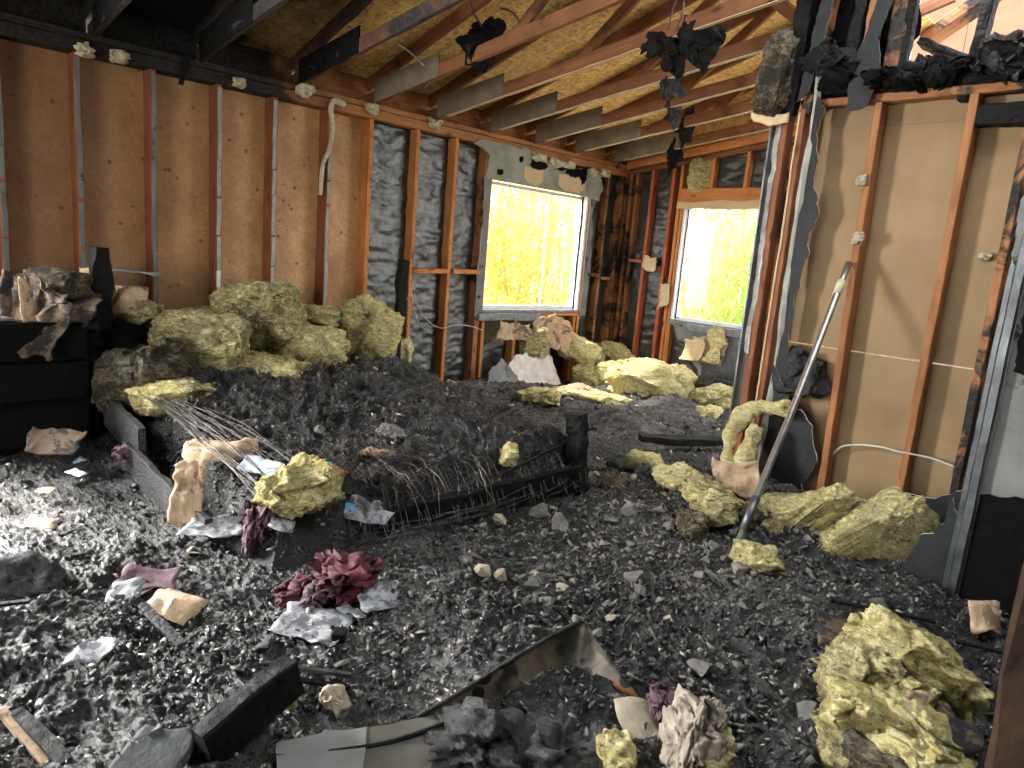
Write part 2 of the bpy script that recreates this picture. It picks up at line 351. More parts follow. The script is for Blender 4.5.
def ash():
    """wet char: gray ash tones, with lit tops and shaded flanks painted in by slope"""
    k = NT('wet_ash'); p = k.co(); n1 = k.noise(p, 1.7, 5, .6); n2 = k.noise(p, 30, 9, .8); n3 = k.noise(p, 85, 5, .7)
    gx = k.n('SeparateXYZ'); k.t.links.new(k.n('NewGeometry').outputs['Normal'], gx.inputs[0])
    top = k.rng(gx.outputs[2], .42, .90)
    v = k.math('ADD', k.math('MULTIPLY', n2, .75), k.math('MULTIPLY', k.math('SUBTRACT', n1, .5), .8))
    v = k.math('ADD', v, k.math('MULTIPLY', k.math('SUBTRACT', n3, .5), .5))
    lit_ash = k.ramp(v, [(.27, (.006, .006, .006)), (.41, (.04, .039, .038)), (.54, (.16, .157, .15)), (.72, (.50, .49, .465))])
    col = k.mix(top, (.003, .003, .003), lit_ash)  # upward faces painted lit, steep flanks painted in shade
    k.bump(k.math('ADD', n2, k.math('MULTIPLY', n3, .8)), 1., .02)
    return k.fin(col, k.rng(n2, .38, .62, .26, .72), 0, .65)
M['ash'] = ash()
def shardmat():
    k = NT('char_flakes'); p = k.co(); g = k.n('NewGeometry'); r = g.outputs['Random Per Island']
    col = k.ramp(r, [(0, (.006, .006, .006)), (.42, (.022, .022, .022)), (.7, (.085, .084, .08)), (.9, (.21, .205, .19)), (.98, (.33, .29, .21)), (1, (.5, .48, .44))])
    k.bump(k.noise(p, 90, 4), .6, .006); return k.fin(col, .38, 0, .6)
M['flake'] = shardmat()
def rust():
    k = NT('rusted_plate'); p = k.co(); n = k.noise(p, 4, 7, .65, .5)
    col = k.ramp(n, [(.3, (.02, .018, .015)), (.45, (.075, .06, .045)), (.56, (.16, .135, .10)), (.62, (.33, .13, .035)), (.8, (.14, .07, .03))])
    s = k.vor(p, 14); col = k.mix(k.rng(s, .26, .31, 1., 0.), col, (.012, .012, .012))
    col = k.mix(k.rng(k.noise(p, 6, 7), .56, .62), col, (.015, .014, .013))
    k.bump(n, .3, .01); return k.fin(col, .42, .35)
M['rust'] = rust()
def leaf(name, a, b):
    k = NT(name); g = k.n('NewGeometry').outputs['Random Per Island']; col = k.ramp(g, [(0, a), (1, b)])
    k.fin(col, .6); tr = k.n('BsdfTranslucent'); k.t.links.new(col, tr.inputs[0]); mx = k.n('MixShader'); mx.inputs[0].default_value = .55
    k.t.links.new(k.b.outputs[0], mx.inputs[1]); k.t.links.new(tr.outputs[0], mx.inputs[2]); k.t.links.new(mx.outputs[0], k.t.nodes['Material Output'].inputs[0]); return k.m
M['gold_leaf'] = leaf('dry_golden_blade', (.95, .46, .04), (1, .80, .40))
M['green_leaf'] = leaf('green_blade', (.22, .42, .05), (.85, .92, .45))
def glass():
    k = NT('window_glass'); k.fin((1, 1, 1), .02); tr = k.n('BsdfTransparent'); gl = k.n('BsdfGlossy'); gl.inputs['Roughness'].default_value = .05
    mx = k.n('MixShader'); mx.inputs[0].default_value = .05
    k.t.links.new(tr.outputs[0], mx.inputs[1]); k.t.links.new(gl.outputs[0], mx.inputs[2]); k.t.links.new(mx.outputs[0], k.t.nodes['Material Output'].inputs[0]); return k.m
M['glass'] = glass()
M['springwire'] = plain('spring_wire', (.03, .028, .026), (.16, .15, .14), 20, .4, .6)
# ================================================================== SETTING
floor = box('floor', (-.2, -9, -.1), (6.4, .2, 0), M['char_soft']); tag(floor, kind='structure')
ground = box('ground', (-30, -25, -.5), (30, 40, -.2), M['ground']); tag(ground, kind='structure')
# ---- left wall (x = 0 is the room face of the studs)
wl = beam('wall_left', (-.07, -9, 2.36), (-.07, .1, 2.36), .14, .075, M['plate'], up=(0, 0, 1)); tag(wl, kind='structure')
beam('top_plate', (-.07, -9, 2.42), (-.07, .1, 2.42), .14, .04, M['plate'], wl, seg=60, jit=.002)
beam('bottom_plate', (-.07, -6.45, .02), (-.07, .1, .02), .14, .04, M['stud_scorched'], wl)
ys = [-6.42, -6.1, -5.68, -5.30, -4.89, -4.48, -4.09, -3.66, -3.30, -2.85, -2.44, -2.08, -.56, -.31, -.05]
for i, y in enumerate(ys):
    m = M['stud_smoked'] if y < -3.5 else (M['stud'] if y in (-3.30, -2.85, -2.44) else M['stud_scorched'])
    beam('stud', (-.07, y, .04), (-.07, y, 2.32), .038, .14, m, wl, up=(1, 0, 0), seg=24 if y > -3.5 else 8, jit=.0022)
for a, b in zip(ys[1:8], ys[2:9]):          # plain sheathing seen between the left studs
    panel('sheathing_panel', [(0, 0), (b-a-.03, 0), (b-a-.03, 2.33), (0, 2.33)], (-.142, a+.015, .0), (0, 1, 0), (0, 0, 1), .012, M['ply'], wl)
for y in ys[2:8]:                            # torn drywall edge left on the stud faces
    z = 2.3
    while z > .5:
        L = random.uniform(.15, .5); beam('drywall_strip', (.003, y+random.uniform(-.004, .004), z-L), (.003, y, z), .026, .006, M['drywall_gray'] if y < -4.6 else M['beadmetal'], wl, up=(1, 0, 0), seg=6, jit=.003); z -= L+random.uniform(.0, .03)
def nail(x, y, z, ax=0):
    r = .004; return [(x, y-r, z-r), (x, y+r, z-r), (x, y+r, z+r), (x, y-r, z+r), (x+.012, y, z)]
vs, f = [], []
for y in ys[2:]:
    for z in np.arange(.5, 2.3, .19):
        n = len(vs); vs += nail(.0, y+random.uniform(-.012, .012), z+random.uniform(-.03, .03)); f += [(n+a, n+(a+1) % 4, n+4) for a in range(4)]
tag(mesh('nail_heads', vs, f, M['char'], wl), kind='stuff')
bays = [(-3.28, -2.87), (-2.83, -2.46), (-2.42, -2.10), (-.54, -.33), (-.29, -.07)]
for i, (a, b) in enumerate(bays):
    sheet('foil_facing', (-.095, a, .0), (0, 1, 0), (0, 0, 1), b-a, 2.32, M['foil'], wl, amp=.009, sc=(9, 22), res=.014, th=.01, seed=i+3)
box('siding_backing', (-.16, -9, 2.1), (-.147, .1, 2.34), M['osb'], wl)
box('siding_backing', (-.16, -6.45, -.1), (-.147, -2.06, 2.12), M['osb'], wl)
box('siding_backing', (-.16, -.6, -.1), (-.147, .1, 2.12), M['osb'], wl)
box('siding_backing', (-.16, -2.06, -.1), (-.147, -.6, .83), M['osb'], wl)
box('siding_backing', (-.16, -9, -.1), (-.147, -8.3, 2.12), M['osb'], wl)
beam('noggin', (-.01, -2.83, 1.17), (-.01, -2.46, 1.185), .10, .04, M['stud'], wl, seg=8, jit=.002)
beam('noggin', (-.01, -2.42, 1.185), (-.01, -2.10, 1.19), .10, .04, M['stud'], wl, seg=8, jit=.002)
beam('noggin', (-.02, -.54, 1.23), (-.02, -.33, 1.23), .09, .036, M['stud_scorched'], wl, seg=5, jit=.002)
beam('noggin', (-.02, -.31, 1.20), (-.02, -.07, 1.20), .09, .036, M['stud_scorched'], wl, seg=5, jit=.002)
# around window 1: header, cripples, drywall left clinging above it
beam('header', (-.07, -2.05, 2.17), (-.07, -.58, 2.17), .14, .24, M['stud_scorched'], wl)
beam('rough_sill', (-.07, -2.06, .80), (-.07, -.58, .80), .14, .04, M['stud'], wl, seg=20, jit=.002)
beam('trimmer_stud', (-.07, -.60, .04), (-.07, -.60, 2.05), .038, .14, M['stud'], wl, up=(1, 0, 0))
beam('trimmer_stud', (-.07, -2.055, .04), (-.07, -2.055, 2.05), .03, .14, M['stud_scorched'], wl, up=(1, 0, 0))
for y in (-1.98, -1.55, -1.02, -.66): beam('cripple_stud', (-.07, y, .04), (-.07, y, .78), .038, .14, M['stud'], wl, up=(1, 0, 0), seg=10, jit=.002)
for i, (a, b) in enumerate(((-1.96, -1.57), (-1.53, -1.04), (-1.0, -.68))):
    sheet('foil_facing', (-.095, a, .0), (0, 1, 0), (0, 0, 1), b-a, .78, M['foil'], wl, amp=.009, sc=(9, 22), res=.014, th=.01, seed=i+23)
yd = -2.12
panel('drywall_panel', [(0.03, .0), (1.42, .0), (1.66, -.02), (1.70, .12), (1.62, .27), (1.3, .27), (1.22, .24), (1.0, .28), (.9, .25), (.55, .33), (-.06, .33), (-.14, .28), (.04, .22)], (.004, yd, 2.03), (0, 1, 0), (0, 0, 1), .013, M['drywall'], wl, rag=.022, medge=M['gypsum'], ragside=[2, 3, 4, 5, 6, 7, 8, 9, 10, 11, 12])
panel('drywall_panel', [(-.02, 0), (.06, 0), (.06, 1.27), (-.03, 1.27), (.0, .9), (-.03, .5)], (.004, -2.08, .78), (0, 1, 0), (0, 0, 1), .013, M['drywall_gray'], wl, rag=.016, medge=M['gypsum'], ragside=[2, 3, 4, 5])
for (a, z, ww, hh) in ((.50, .03, .26, .16), (.98, .02, .42, .17)):
    panel('torn_paper_patch', [(0, .05), (.25*ww, .0), (.8*ww, .0), (ww, .05), (ww, hh*.9), (.6*ww, hh), (0, hh*.9)], (.018, yd+a, 2.03+z), (0, 1, 0), (0, 0, 1), .003, M['burntpaper'], wl, rag=.012)
for (a, z, ww, hh, sd_) in ((.56, .17, .26, .1, 1), (.82, .2, .3, .1, 2), (1.06, .16, .34, .10, 3), (1.3, .1, .1, .2, 4), (.15, .05, .08, .06, 5), (.42, .2, .05, .06, 7)):
    panel('burnt_hole', [(0, .3*hh), (.3*ww, 0), (.75*ww, .1*hh), (ww, .5*hh), (.8*ww, hh), (.4*ww, .85*hh), (.1*ww, .9*hh)], (.021, yd+a, 2.03+z), (0, 1, 0), (0, 0, 1), .004, M['char_soft'], wl, rag=.02, step=.02)
panel('drywall_panel', [(0, 0), (.09, 0), (.1, .55), (.05, 1.1), (.13, 1.32), (0, 1.30)], (.004, -.60, .78), (0, 1, 0), (0, 0, 1), .012, M['drywall_gray'], wl, rag=.02, medge=M['gypsum'], ragside=[1, 2, 3, 4])
for y, z in ((-1.45, 2.31), (-1.2, 2.29), (-1.02, 2.3), (-.62, 2.27), (-.45, 2.3)):
    lump('torn_drywall_crumb', (.03, y, z), (.16, .05, .06), M['foam'], (0, 0, 90), 3, rough=.3, seed=y*9, parent=wl, fine=.6)
# ---- back wall (y = 0 room face)
wb = beam('wall_back', (-.1, .06, .02), (5.2, .06, .02), .12, .04, M['stud_scorched']); tag(wb, kind='structure')
rk = .135
beam('rake_plate', (0, .05, 2.36), (2.75, .05, 2.36+2.75*rk), .12, .045, M['chord'], wb, seg=20, jit=.003)
beam('rake_plate', (0, .0, 2.44), (2.75, .0, 2.44+2.75*rk), .06, .09, M['stud'], wb, seg=24, jit=.004)
bx = [(.06, 'stud_scorched', 0), (.14, 'stud_scorched', 0), (.34, 'stud_red', 0), (.60, 'stud_red', .0), (.70, 'stud', 0), (1.70, 'stud', 0), (1.78, 'stud_scorched', 0)]
for x, m, t in bx: beam('stud', (x, .055, .04), (x, .055, 2.34+x*rk), .038, .11, M[m], wb, up=(0, 1, 0), seg=24, jit=.002)
beam('trimmer_stud', (.745, .055, .04), (.745, .055, 2.03), .03, .11, M['stud'], wb, up=(0, 1, 0), seg=20, jit=.002)
beam('trimmer_stud', (1.66, .055, .04), (1.66, .055, 2.03), .03, .11, M['stud'], wb, up=(0, 1, 0))
beam('header', (.72, .045, 2.12), (1.68, .045, 2.12), .11, .15, M['stud'], wb, seg=14, jit=.002)
for x in (1.05, 1.42, 1.68): beam('cripple_stud', (x, .05, 2.19), (x, .05, 2.34+x*rk), .038, .10, M['stud'], wb, up=(0, 1, 0), seg=5, jit=.002)
beam('rough_sill', (.76, .055, .80), (1.65, .055, .80), .10, .04, M['stud_red'], wb, seg=14, jit=.002)
for x in (.76, 1.2, 1.62): beam('cripple_stud', (x, .055, .04), (x, .055, .78), .038, .10, M['stud'], wb, up=(0, 1, 0), seg=8, jit=.002)
beam('noggin', (.36, .02, 1.38), (.58, .02, 1.36), .08, .034, M['stud_red'], wb, seg=5, jit=.002)
beam('noggin', (.16, .02, 1.42), (.33, .02, 1.42), .08, .034, M['stud_red'], wb, seg=5, jit=.002)
panel('scorched_strip', [(0, 0), (.98, 0), (.98, .1), (.7, .075), (.5, .09), (.2, .06), (0, .07)], (.70, -.016, 1.985), (1, 0, 0), (0, 0, 1), .012, M['burntpaper'], wb, rag=.012, ragside=[0])
for i, (a, b, z0, z1) in enumerate(((.16, .32, 0, 2.36), (.36, .58, 0, 2.4), (.62, .69, 0, 2.42), (.78, 1.19, 0, .78), (1.21, 1.6, 0, .78), (1.07, 1.40, 2.2, 2.50), (1.44, 1.66, 2.2, 2.55))):
    sheet('foil_facing', (b, .085, z0), (-1, 0, 0), (0, 0, 1), b-a, z1-z0, M['foil'], wb, amp=.009, sc=(9, 22), res=.014, th=.01, seed=i+43)
box('siding_backing', (-.16, .12, -.1), (.76, .135, 2.6), M['osb'], wb)
panel('gable_siding', [(-.3, 0), (2.6, 0), (2.6, .45), (-.3, .01)], (0, .135, 2.56), (1, 0, 0), (0, 0, 1), .012, M['osb'], wb)
panel('gable_siding', [(0, 0), (2.3, 0), (2.3, .78), (0, .12)], (0, .15, 2.58), (1, 0, 0), (0, 0, 1), .012, M['osb'], wb)
box('corner_board', (-.16, .02, -.1), (-.0, .12, 2.5), M['stud_scorched'], wb)
box('siding_backing', (1.64, .12, -.1), (2.9, .135, 2.62), M['osb'], wb)
box('siding_backing', (.76, .12, -.1), (1.64, .135, .83), M['osb'], wb)
box('siding_backing', (.76, .12, 2.03), (1.64, .135, 2.6), M['osb'], wb)
panel('drywall_panel', [(0.5, .0), (.92, 0), (.92, .62), (.0, .62), (.12, .5), (.3, .35)], (.74, -.004, .22), (1, 0, 0), (0, 0, 1), .012, M['drywall_gray'], wb, rag=.03, medge=M['gypsum'], ragside=[3, 4, 5])
# ---- windows
def window(name, lo, hi, ax, ins, mullion):
    """vinyl frame round an opening lo..hi (along the wall, z); ax = 0 wall at x = 0, ax = 1 wall at y = 0"""
    P = (lambda t, d, z: (-d, t, z)) if ax == 0 else (lambda t, d, z: (t, d, z))
    (a, z0), (b, z1) = lo, hi; up = (0, 0, 1); sd_ = (1, 0, 0) if ax == 0 else (0, 1, 0)
    fr = beam(name, P(a, .06, z0-.012), P(b, .06, z0-.012), .15, .03, M['sill'], seg=30, jit=.004); tag(fr, kind='structure')
    beam('sash_bottom', P(a, .085, z0+.02), P(b, .085, z0+.02), .04, .04, M['vinyl'], fr, seg=20, jit=.002)
    beam('sash_top', P(a, .085, z1-.015), P(b, .085, z1-.015), .04, .03, M['vinyl'], fr)
    beam('side_jamb', P(a+.01, .06, z0), P(a+.01, .06, z1), .02, .12, M['drywall_gray'] if ax == 0 else M['vinyl'], fr, up=sd_, seg=20, jit=.002)
    beam('side_jamb', P(b-.012, .06, z0), P(b-.012, .06, z1), .028, .12, M['vinyl'] if ax == 0 else M['drywall_gray'], fr, up=sd_, seg=20, jit=.002)
    beam('burnt_gasket', P(b-.03, .05, z0+.02), P(b-.03, .05, z1), .014, .014, M['char'], fr, up=sd_, seg=40, jit=.005)
    beam('burnt_gasket', P(a+.03, .05, z0+.02), P(a+.03, .05, z1), .010, .010, M['char'], fr, up=sd_, seg=40, jit=.004)
    if mullion: beam('meeting_rail', P(mullion, .10, z0), P(mullion, .10, z1), .012, .02, M['vinyl'], fr, up=sd_)
    cuts = [a+.03, b-.03] if not mullion else [a+.03, mullion-.006, mullion+.006, b-.03]
    for c0, c1 in zip(cuts[::2], cuts[1::2]):
        lo_, hi_ = V(P(c0, .103, z0+.03)), V(P(c1, .108, z1-.03)); l2 = V([min(p, q) for p, q in zip(lo_, hi_)]); h2 = V([max(p, q) for p, q in zip(lo_, hi_)])
        box('glass_pane', l2, h2, M['glass'], fr)
    return fr
window('window_1', (-2.03, .84), (-.62, 2.03), 0, 0, -1.12)
window('window_2', (.77, .83), (1.645, 2.03), 1, 0, None)
beam('window_apron', (.02, -2.08, .775), (.02, -1.25, .775), .05, .07, M['sill'], wl, seg=30, jit=.006)
beam('window_apron', (1.0, -.02, .79), (1.66, -.02, .79), .05, .07, M['sill'], wb, seg=30, jit=.006)

# ---- partition on the right (y = PY face of its studs) and the stub wall beside it
PY = -2.4
wr = beam('wall_right', (2.86, PY+.05, .02), (4.3, PY+.05, .02), .10, .04, M['stud_scorched']); tag(wr, kind='structure')
for (x, m, t0, t1) in ((2.915, 'stud_smoked', .04, 2.3), (3.01, 'stud_smoked', .04, 2.32), (3.435, 'stud_part', .04, 2.32), (3.855, 'stud_part', .04, 2.32), (4.10, 'stud_scorched', .04, 2.32)):
    lean = .02 if x == 3.435 else 0
    beam('stud', (x+lean, PY+.045, t0), (x-lean, PY+.045, t1), .040, .09, M[m], wr, up=(0, 1, 0), seg=26, jit=.003)
beam('stud', (2.985, PY+.135, .04), (2.985, PY+.135, 2.34), .038, .09, M['stud_scorched'], wr, up=(0, 1, 0))
beam('drywall_strip', (2.995, PY-.003, .3), (3.0, PY-.003, 2.3), .011, .012, M['burntpaper'], wr, up=(0, 1, 0), seg=40, jit=.003)
panel('plywood_filler', [(0, 0), (.045, 0), (.045, 1.75), (0, 1.75)], (2.945, PY+.06, .35), (1, 0, 0), (0, 0, 1), -.05, M['stud_scorched'], wr)
for (z0, z1) in ((.02, .996), (1.002, 2.219), (2.2205, 2.345)):
    panel('drywall_back', [(0, 0), (1.30, 0), (1.30, z1-z0), (0, z1-z0)], (3.06, PY+.105, z0), (1, 0, 0), (0, 0, 1), -.012, M['tanpaper'], wr, medge=M['gypsum'])
beam('header', (3.08, PY+.05, 2.345), (4.3, PY+.05, 2.345), .09, .045, M['stud_scorched'], wr, seg=26, jit=.006)
beam('burnt_plate', (3.05, PY+.05, 2.40), (4.4, PY+.05, 2.40), .11, .05, M['char'], wr, seg=40, jit=.02)
beam('blocking', (3.86, PY+.05, 2.22), (4.3, PY+.05, 2.22), .09, .10, M['char'], wr, seg=10, jit=.01)
beam('door_jamb', (2.862, PY-.0, .0), (2.862, PY-.0, 2.34), .012, .11, M['jambmetal'], wr, up=(0, 1, 0), seg=40, jit=.002)
beam('door_jamb', (2.885, PY+.0, .9), (2.88, PY+.0, 2.3), .03, .02, M['gypsum'], wr, up=(0, 1, 0), seg=50, jit=.01)
tube('corner_trim', [(3.085-.006*math.sin(z*5), PY-.012+.012*math.sin(z*9), z) for z in np.arange(2.62, .1, -.09)], .02, M['beadmetal'], wr, 6, False, [.017+.007*abs(math.sin(i*1.9))for i in range(28)])
panel('drywall_panel', [(0, 0), (.07, 0), (.05, .5), (.10, .9), (.04, 1.3), (.06, 1.5), (.0, 1.6)], (3.09, PY-.012, .8), (1, 0, 0), (0, 0, 1), .012, M['drywall_dark'], wr, rag=.02, medge=M['burntpaper'], ragside=[1, 2, 3, 4, 5])
panel('drywall_panel', [(0, 0), (.33, 0), (.27, .2), (.34, .35), (.28, .55), (.2, .63), (.14, .62), (0, .86)], (3.08, PY-.014, .0), (1, 0, 0), (0, 0, 1), .013, M['drywall_dark'], wr, rag=.018, medge=M['gypsum'], ragside=[1, 2, 3, 4, 5, 6])
panel('drywall_panel', [(0, 0), (.5, 0), (.5, .55), (.36, .52), (.3, .42), (.2, .35), (0, .3)], (3.86, PY-.014, .0), (1, 0, 0), (0, 0, 1), .013, M['drywall_dark'], wr, rag=.022, medge=M['gypsum'], ragside=[2, 3, 4, 5])
lump('clinging_char', (3.22, PY+.02, .82), (.22, .10, .26), M['char_gray'], (0, 0, 0), 4, rough=.3, seed=3, parent=wr)
# above the partition: charred stubs, batt, drywall scrap
for (x0, z0, x1, z1, ww, m) in ((2.9, 2.3, 2.93, 3.1, .10, 'char'), (3.02, 2.3, 3.07, 3.2, .06, 'stud_scorched'), (3.22, 2.4, 3.24, 3.15, .06, 'char'), (3.30, 2.4, 3.32, 3.3, .05, 'stud_scorched'), (3.44, 2.42, 3.46, 3.3, .085, 'stud_scorched'), (3.80, 2.3, 3.87, 3.35, .05, 'char')):
    beam('burnt_stud', (x0, PY+.05, z0), (x1, PY+.05, z1), ww, .09, M[m], wr, up=(0, 1, 0), seg=18, jit=.01)
beam('burnt_stud', (3.5, PY+.02, 2.42), (3.50, PY+.02, 3.2), .04, .05, M['char'], wr, up=(0, 1, 0), seg=18, jit=.012)
panel('drywall_panel', [(0, 0), (.10, .02), (.14, .2), (.10, .35), (.16, .6), (.08, .62), (.04, .38), (-.01, .2)], (3.27, PY-.03, 2.28), (1, 0, 0), (0, 0, 1), .012, M['drywall_dark'], wr, rag=.014, medge=M['drywall_gray'])
panel('drywall_panel', [(0, 0), (.06, .05), (.10, .35), (.15, .8), (.08, .8), (.04, .4)], (2.99, PY-.03, 2.35), (1, 0, 0), (0, 0, 1), .012, M['drywall_dark'], wr, rag=.014, medge=M['drywall_gray'])
for i, (x, z, s) in enumerate(((3.14, 2.55, .2), (3.2, 2.46, .16), (3.42, 2.44, .14), (3.62, 2.43, .18), (3.72, 2.44, .14), (3.55, 2.42, .14), (3.95, 2.46, .22), (4.1, 2.44, .2))):
    lump('clinging_char', (x, PY+.0, z), (s, .10, s*.6), M['char_soft' if i % 3 else 'char'], (0, 20, 0), 5, rough=.35, seed=i+5, parent=wr)
sheet('burnt_membrane', (2.95, PY+.14, 2.30), (1, 0, 0), (0, 0, 1), .52, 1.1, M['char_soft'], wr, amp=.03, seed=4, ragged=.05)
# stub wall (its near end and right face are seen)
ws = panel('wall_stub', [(0, 0), (1.9, 0), (1.9, 3.0), (.15, 3.0), (.08, 1.9), (0, 1.5)], (4.315, -3.0, 0), (1, 0, 0), (0, 0, 1), -.012, M['drywall_gray'], rag=.012, medge=M['gypsum'], ragside=[3, 4]); tag(ws, kind='structure')
panel('soot_stained_board', [(0, 0), (1.8, 0), (1.8, .95), (.6, .86), (.28, .74), (.12, .58), (0, .55)], (4.32, -3.02, 0), (1, 0, 0), (0, 0, 1), -.004, M['char_soft'], ws, rag=.03, ragside=[2, 3, 4, 5])
panel('soot_stained_board', [(.02, 1.08), (1.8, 1.1), (1.8, 2.9), (.2, 2.9), (.05, 2.3), (0, 1.7)], (4.32, -3.02, 0), (1, 0, 0), (0, 0, 1), -.004, M['char_soft'], ws, rag=.03, ragside=[0, 2, 3, 4, 5])
panel('stub_side', [(0, 0), (.6, 0), (.6, 1.2), (.3, 1.5), (.0, 1.5)], (4.30, -3.0, 0), (0, 1, 0), (0, 0, 1), .012, M['drywall_dark'], ws, rag=.01, medge=M['gypsum'], ragside=[2, 3])
beam('metal_stud', (4.295, -3.02, .0), (4.295, -3.02, 1.62), .035, .04, M['jambmetal'], ws, up=(0, 1, 0), seg=40, jit=.002)
beam('metal_stud', (4.262, -3.0, .0), (4.262, -3.0, 1.5), .022, .02, M['jambmetal'], ws, up=(0, 1, 0), seg=30, jit=.003)
beam('stud', (4.17, -2.45, .0), (4.17, -2.45, 1.6), .03, .05, M['beadmetal'], ws, up=(0, 1, 0), seg=20, jit=.004)
panel('drywall_panel', [(0, 0), (.17, 0), (.17, .42), (.13, .5), (.1, .36), (.04, .3), (.0, .1)], (4.09, -2.985, .0), (1, 0, 0), (0, 0, 1), .012, M['drywall_dark'], ws, rag=.02, medge=M['gypsum'], ragside=[2, 3, 4, 5])
o5 = onp(1008, 290, 1, -2.72); panel('drywall_panel', [(.0, 0), (.06, -.03), (.12, 0), (.3, 1.1), (.02, 1.1), (.01, .85), (-.03, .7), (.0, .45), (-.02, .3)], o5, (1, 0, 0), (0, 0, 1), .014, M['drywall_gray'], ws, rag=.02, medge=M['gypsum'], ragside=[0, 1, 4, 5, 6, 7, 8])
# ---- walls of the rooms beside and behind the camera
wo = box('wall_far_right', (6.2, -9, 0), (6.3, .1, 4.6), M['drywall_dark']); tag(wo, kind='structure')
we = box('wall_rear', (-.15, -9.1, 0), (2.0, -9.0, 3.4), M['drywall_gray']); tag(we, kind='structure')
box('rear_panel', (4.4, -9.1, 0), (6.3, -9.0, 4.4), M['drywall_gray'], we)
box('rear_lintel', (2.0, -9.1, 2.5), (4.4, -9.0, 4.4), M['drywall_gray'], we)

# ---- roof: strand board on trusses that rise to the right
RS = .30
def roofz(x): return 2.66+RS*x
ce = beam('ceiling', (-.35, -9.1, roofz(-.35)), (-.35, .35, roofz(-.35)), .04, .12, M['osb']); tag(ce, kind='structure')
y = -9.1; k = 0
sl = math.sqrt(1+RS*RS)
while y < .3:
    y1 = min(y+1.213, .3); row = k % 2; x = -.35
    cuts = [-.35, 1.6 if row else .9, 2.8 if y > -2 else 3.0 if y > -4.9 else 3.4] + ([6.3] if y <= -4.9 else [])
    for a, b in zip(cuts, cuts[1:]):
        panel('roof_sheet', [(0, 0), ((b-a-.006)*sl, 0), ((b-a-.006)*sl, y1-y-.003), (0, y1-y-.003)], (a, y, roofz(a)), (1, 0, RS), (0, 1, 0), .012, M['osb'], ce)
    y = y1; k += 1
panel('roof_light_block', [(0, 0), (3.35*sl, 0), (3.35*sl, 7.0), (3.15*sl, 7.1), (3.1*sl, 9.4), (0, 9.4)], (-.36, -9.1, roofz(-.36)+.02), (1, 0, RS), (0, 1, 0), .006, M['char_soft'], ce)  # unseen layer added to stop sunlight leaking between the roof sheets
TY = [-.29, -.92, -1.50, -2.08, -2.68, -3.29, -3.92, -4.60, -5.2, -5.9, -6.5, -7.1, -7.7]
order = ['first', 'second', 'third', 'fourth', 'fifth', 'sixth', 'seventh', 'eighth', 'ninth', 'tenth', 'eleventh', 'twelfth', 'thirteenth']
for i, ty in enumerate(TY):
    black = ty < -3.6; xe = 2.85 if ty > -2.5 else (2.7 if ty > -4.95 else 5.0)
    if ty > -3.4: xe = 3.05
    t = empty('roof_truss', (0, ty, 2.42), ('charred black' if black else 'brown' if i > 2 else 'orange brown')+' sloping roof truss, '+order[i]+' from the far window wall', 'roof truss', 'roof trusses under the strand board')
    jt = .004 if black else .002
    lo = lambda x: 2.475+rk*x
    bc = beam('bottom_chord', (-.1, ty, lo(-.1)), (xe, ty, lo(xe)), .038, .088, M['chord'], t, seg=30, jit=jt)
    beam('top_chord', (-.3, ty, roofz(-.3)-.05), (xe, ty, roofz(xe)-.05), .038, .088, M['chord'], t, seg=30, jit=jt)
    if ty > -3.7 and i != 5: beam('lit_paper_strip', (.15, ty, lo(.15)-.048), (xe, ty, lo(xe)-.048), .034, .005, M['foam' if i < 4 else 'burntpaper'], bc, seg=30, jit=.0025)  # pale leftover paper that also paints in the chord's lit lower edge
    g = panel('gusset_plate', [(0, -.04), (.78, .065), (.78, .225), (.0, .12)], (.03, ty-.021, 2.475), (1, 0, 0), (0, 0, 1), -.009, M['gusset'] if ty > -3.6 else M['char_soft'], t)
    if xe > 2: 
        beam('web', (1.55, ty+.001, lo(1.55)+.03), (2.3, ty+.001, roofz(2.3)-.08), .034, .07, M['chord'], t)
        beam('web', (2.3, ty, roofz(2.3)-.08), (min(xe, 2.8), ty, lo(2.8)+.03), .034, .07, M['chord'], t)
    panel('end_blocking', [(0, 0), (.655, 0), (.655, .185), (0, .185)], (-.12, ty+.02, 2.44), (0, 1, 0), (0, 0, 1), .02, M['plate'], t)
# ================================================================== ASH BED
MNDS = [(.5, -4.3, .75, 1.2, .16), (.35, -2.2, .5, .9, .10), (1.2, -.6, .9, .5, .10), (3.2, -4.9, .55, .35, .08), (2.9, -3.1, .4, .5, .07),
        (3.35, -2.7, .35, .35, .12), (1.55, -1.9, .7, .22, .10), (2.2, -5.9, .6, .3, .05), (4.2, -3.6, .5, .5, .05), (1.2, -6.1, .7, .4, .05)]
def height(X, Y):
    P = np.stack([X, Y, 0*X], 1)
    W = P+vn3(P, 3, 5.)*.10
    h = .05+.04*fbm(P, .9, 2, 1.)+.026*(1-np.abs(fbm(W, 3.3, 3, 8.))*1.3)+.013*fbm(W, 9, 3, 3.)
    r = 1-np.abs(vn(W+vn3(P, 14, 9.)*.03, 26, 6.)); h = h+.011*(r**3)
    h = h+.013*np.abs(vn(W*[1, 1.5, 1], 48, 2.))+.009*np.abs(vn(P*[1.4, 1, 1], 95, 1.))+.004*vn(P, 170, 4.)
    rg = np.clip(.9+1.3*fbm(P, 1.1, 2, 21.), .35, 1.9); h = h+rg*(.016*(1-np.abs(vn(W+vn3(P, 9, 2.)*.05, 13, 16.)))**3+.010*np.abs(vn(W, 30, 12.)))
    h = h*(1-.85*np.exp(-((X-3.72)/.46)**4-((Y+5.45)/.42)**4))
    for (cx, cy, sx, sy, a) in MNDS: h = h+a*np.exp(-((X-cx)/sx)**2-((Y-cy)/sy)**2)
    return np.maximum(h, .012)
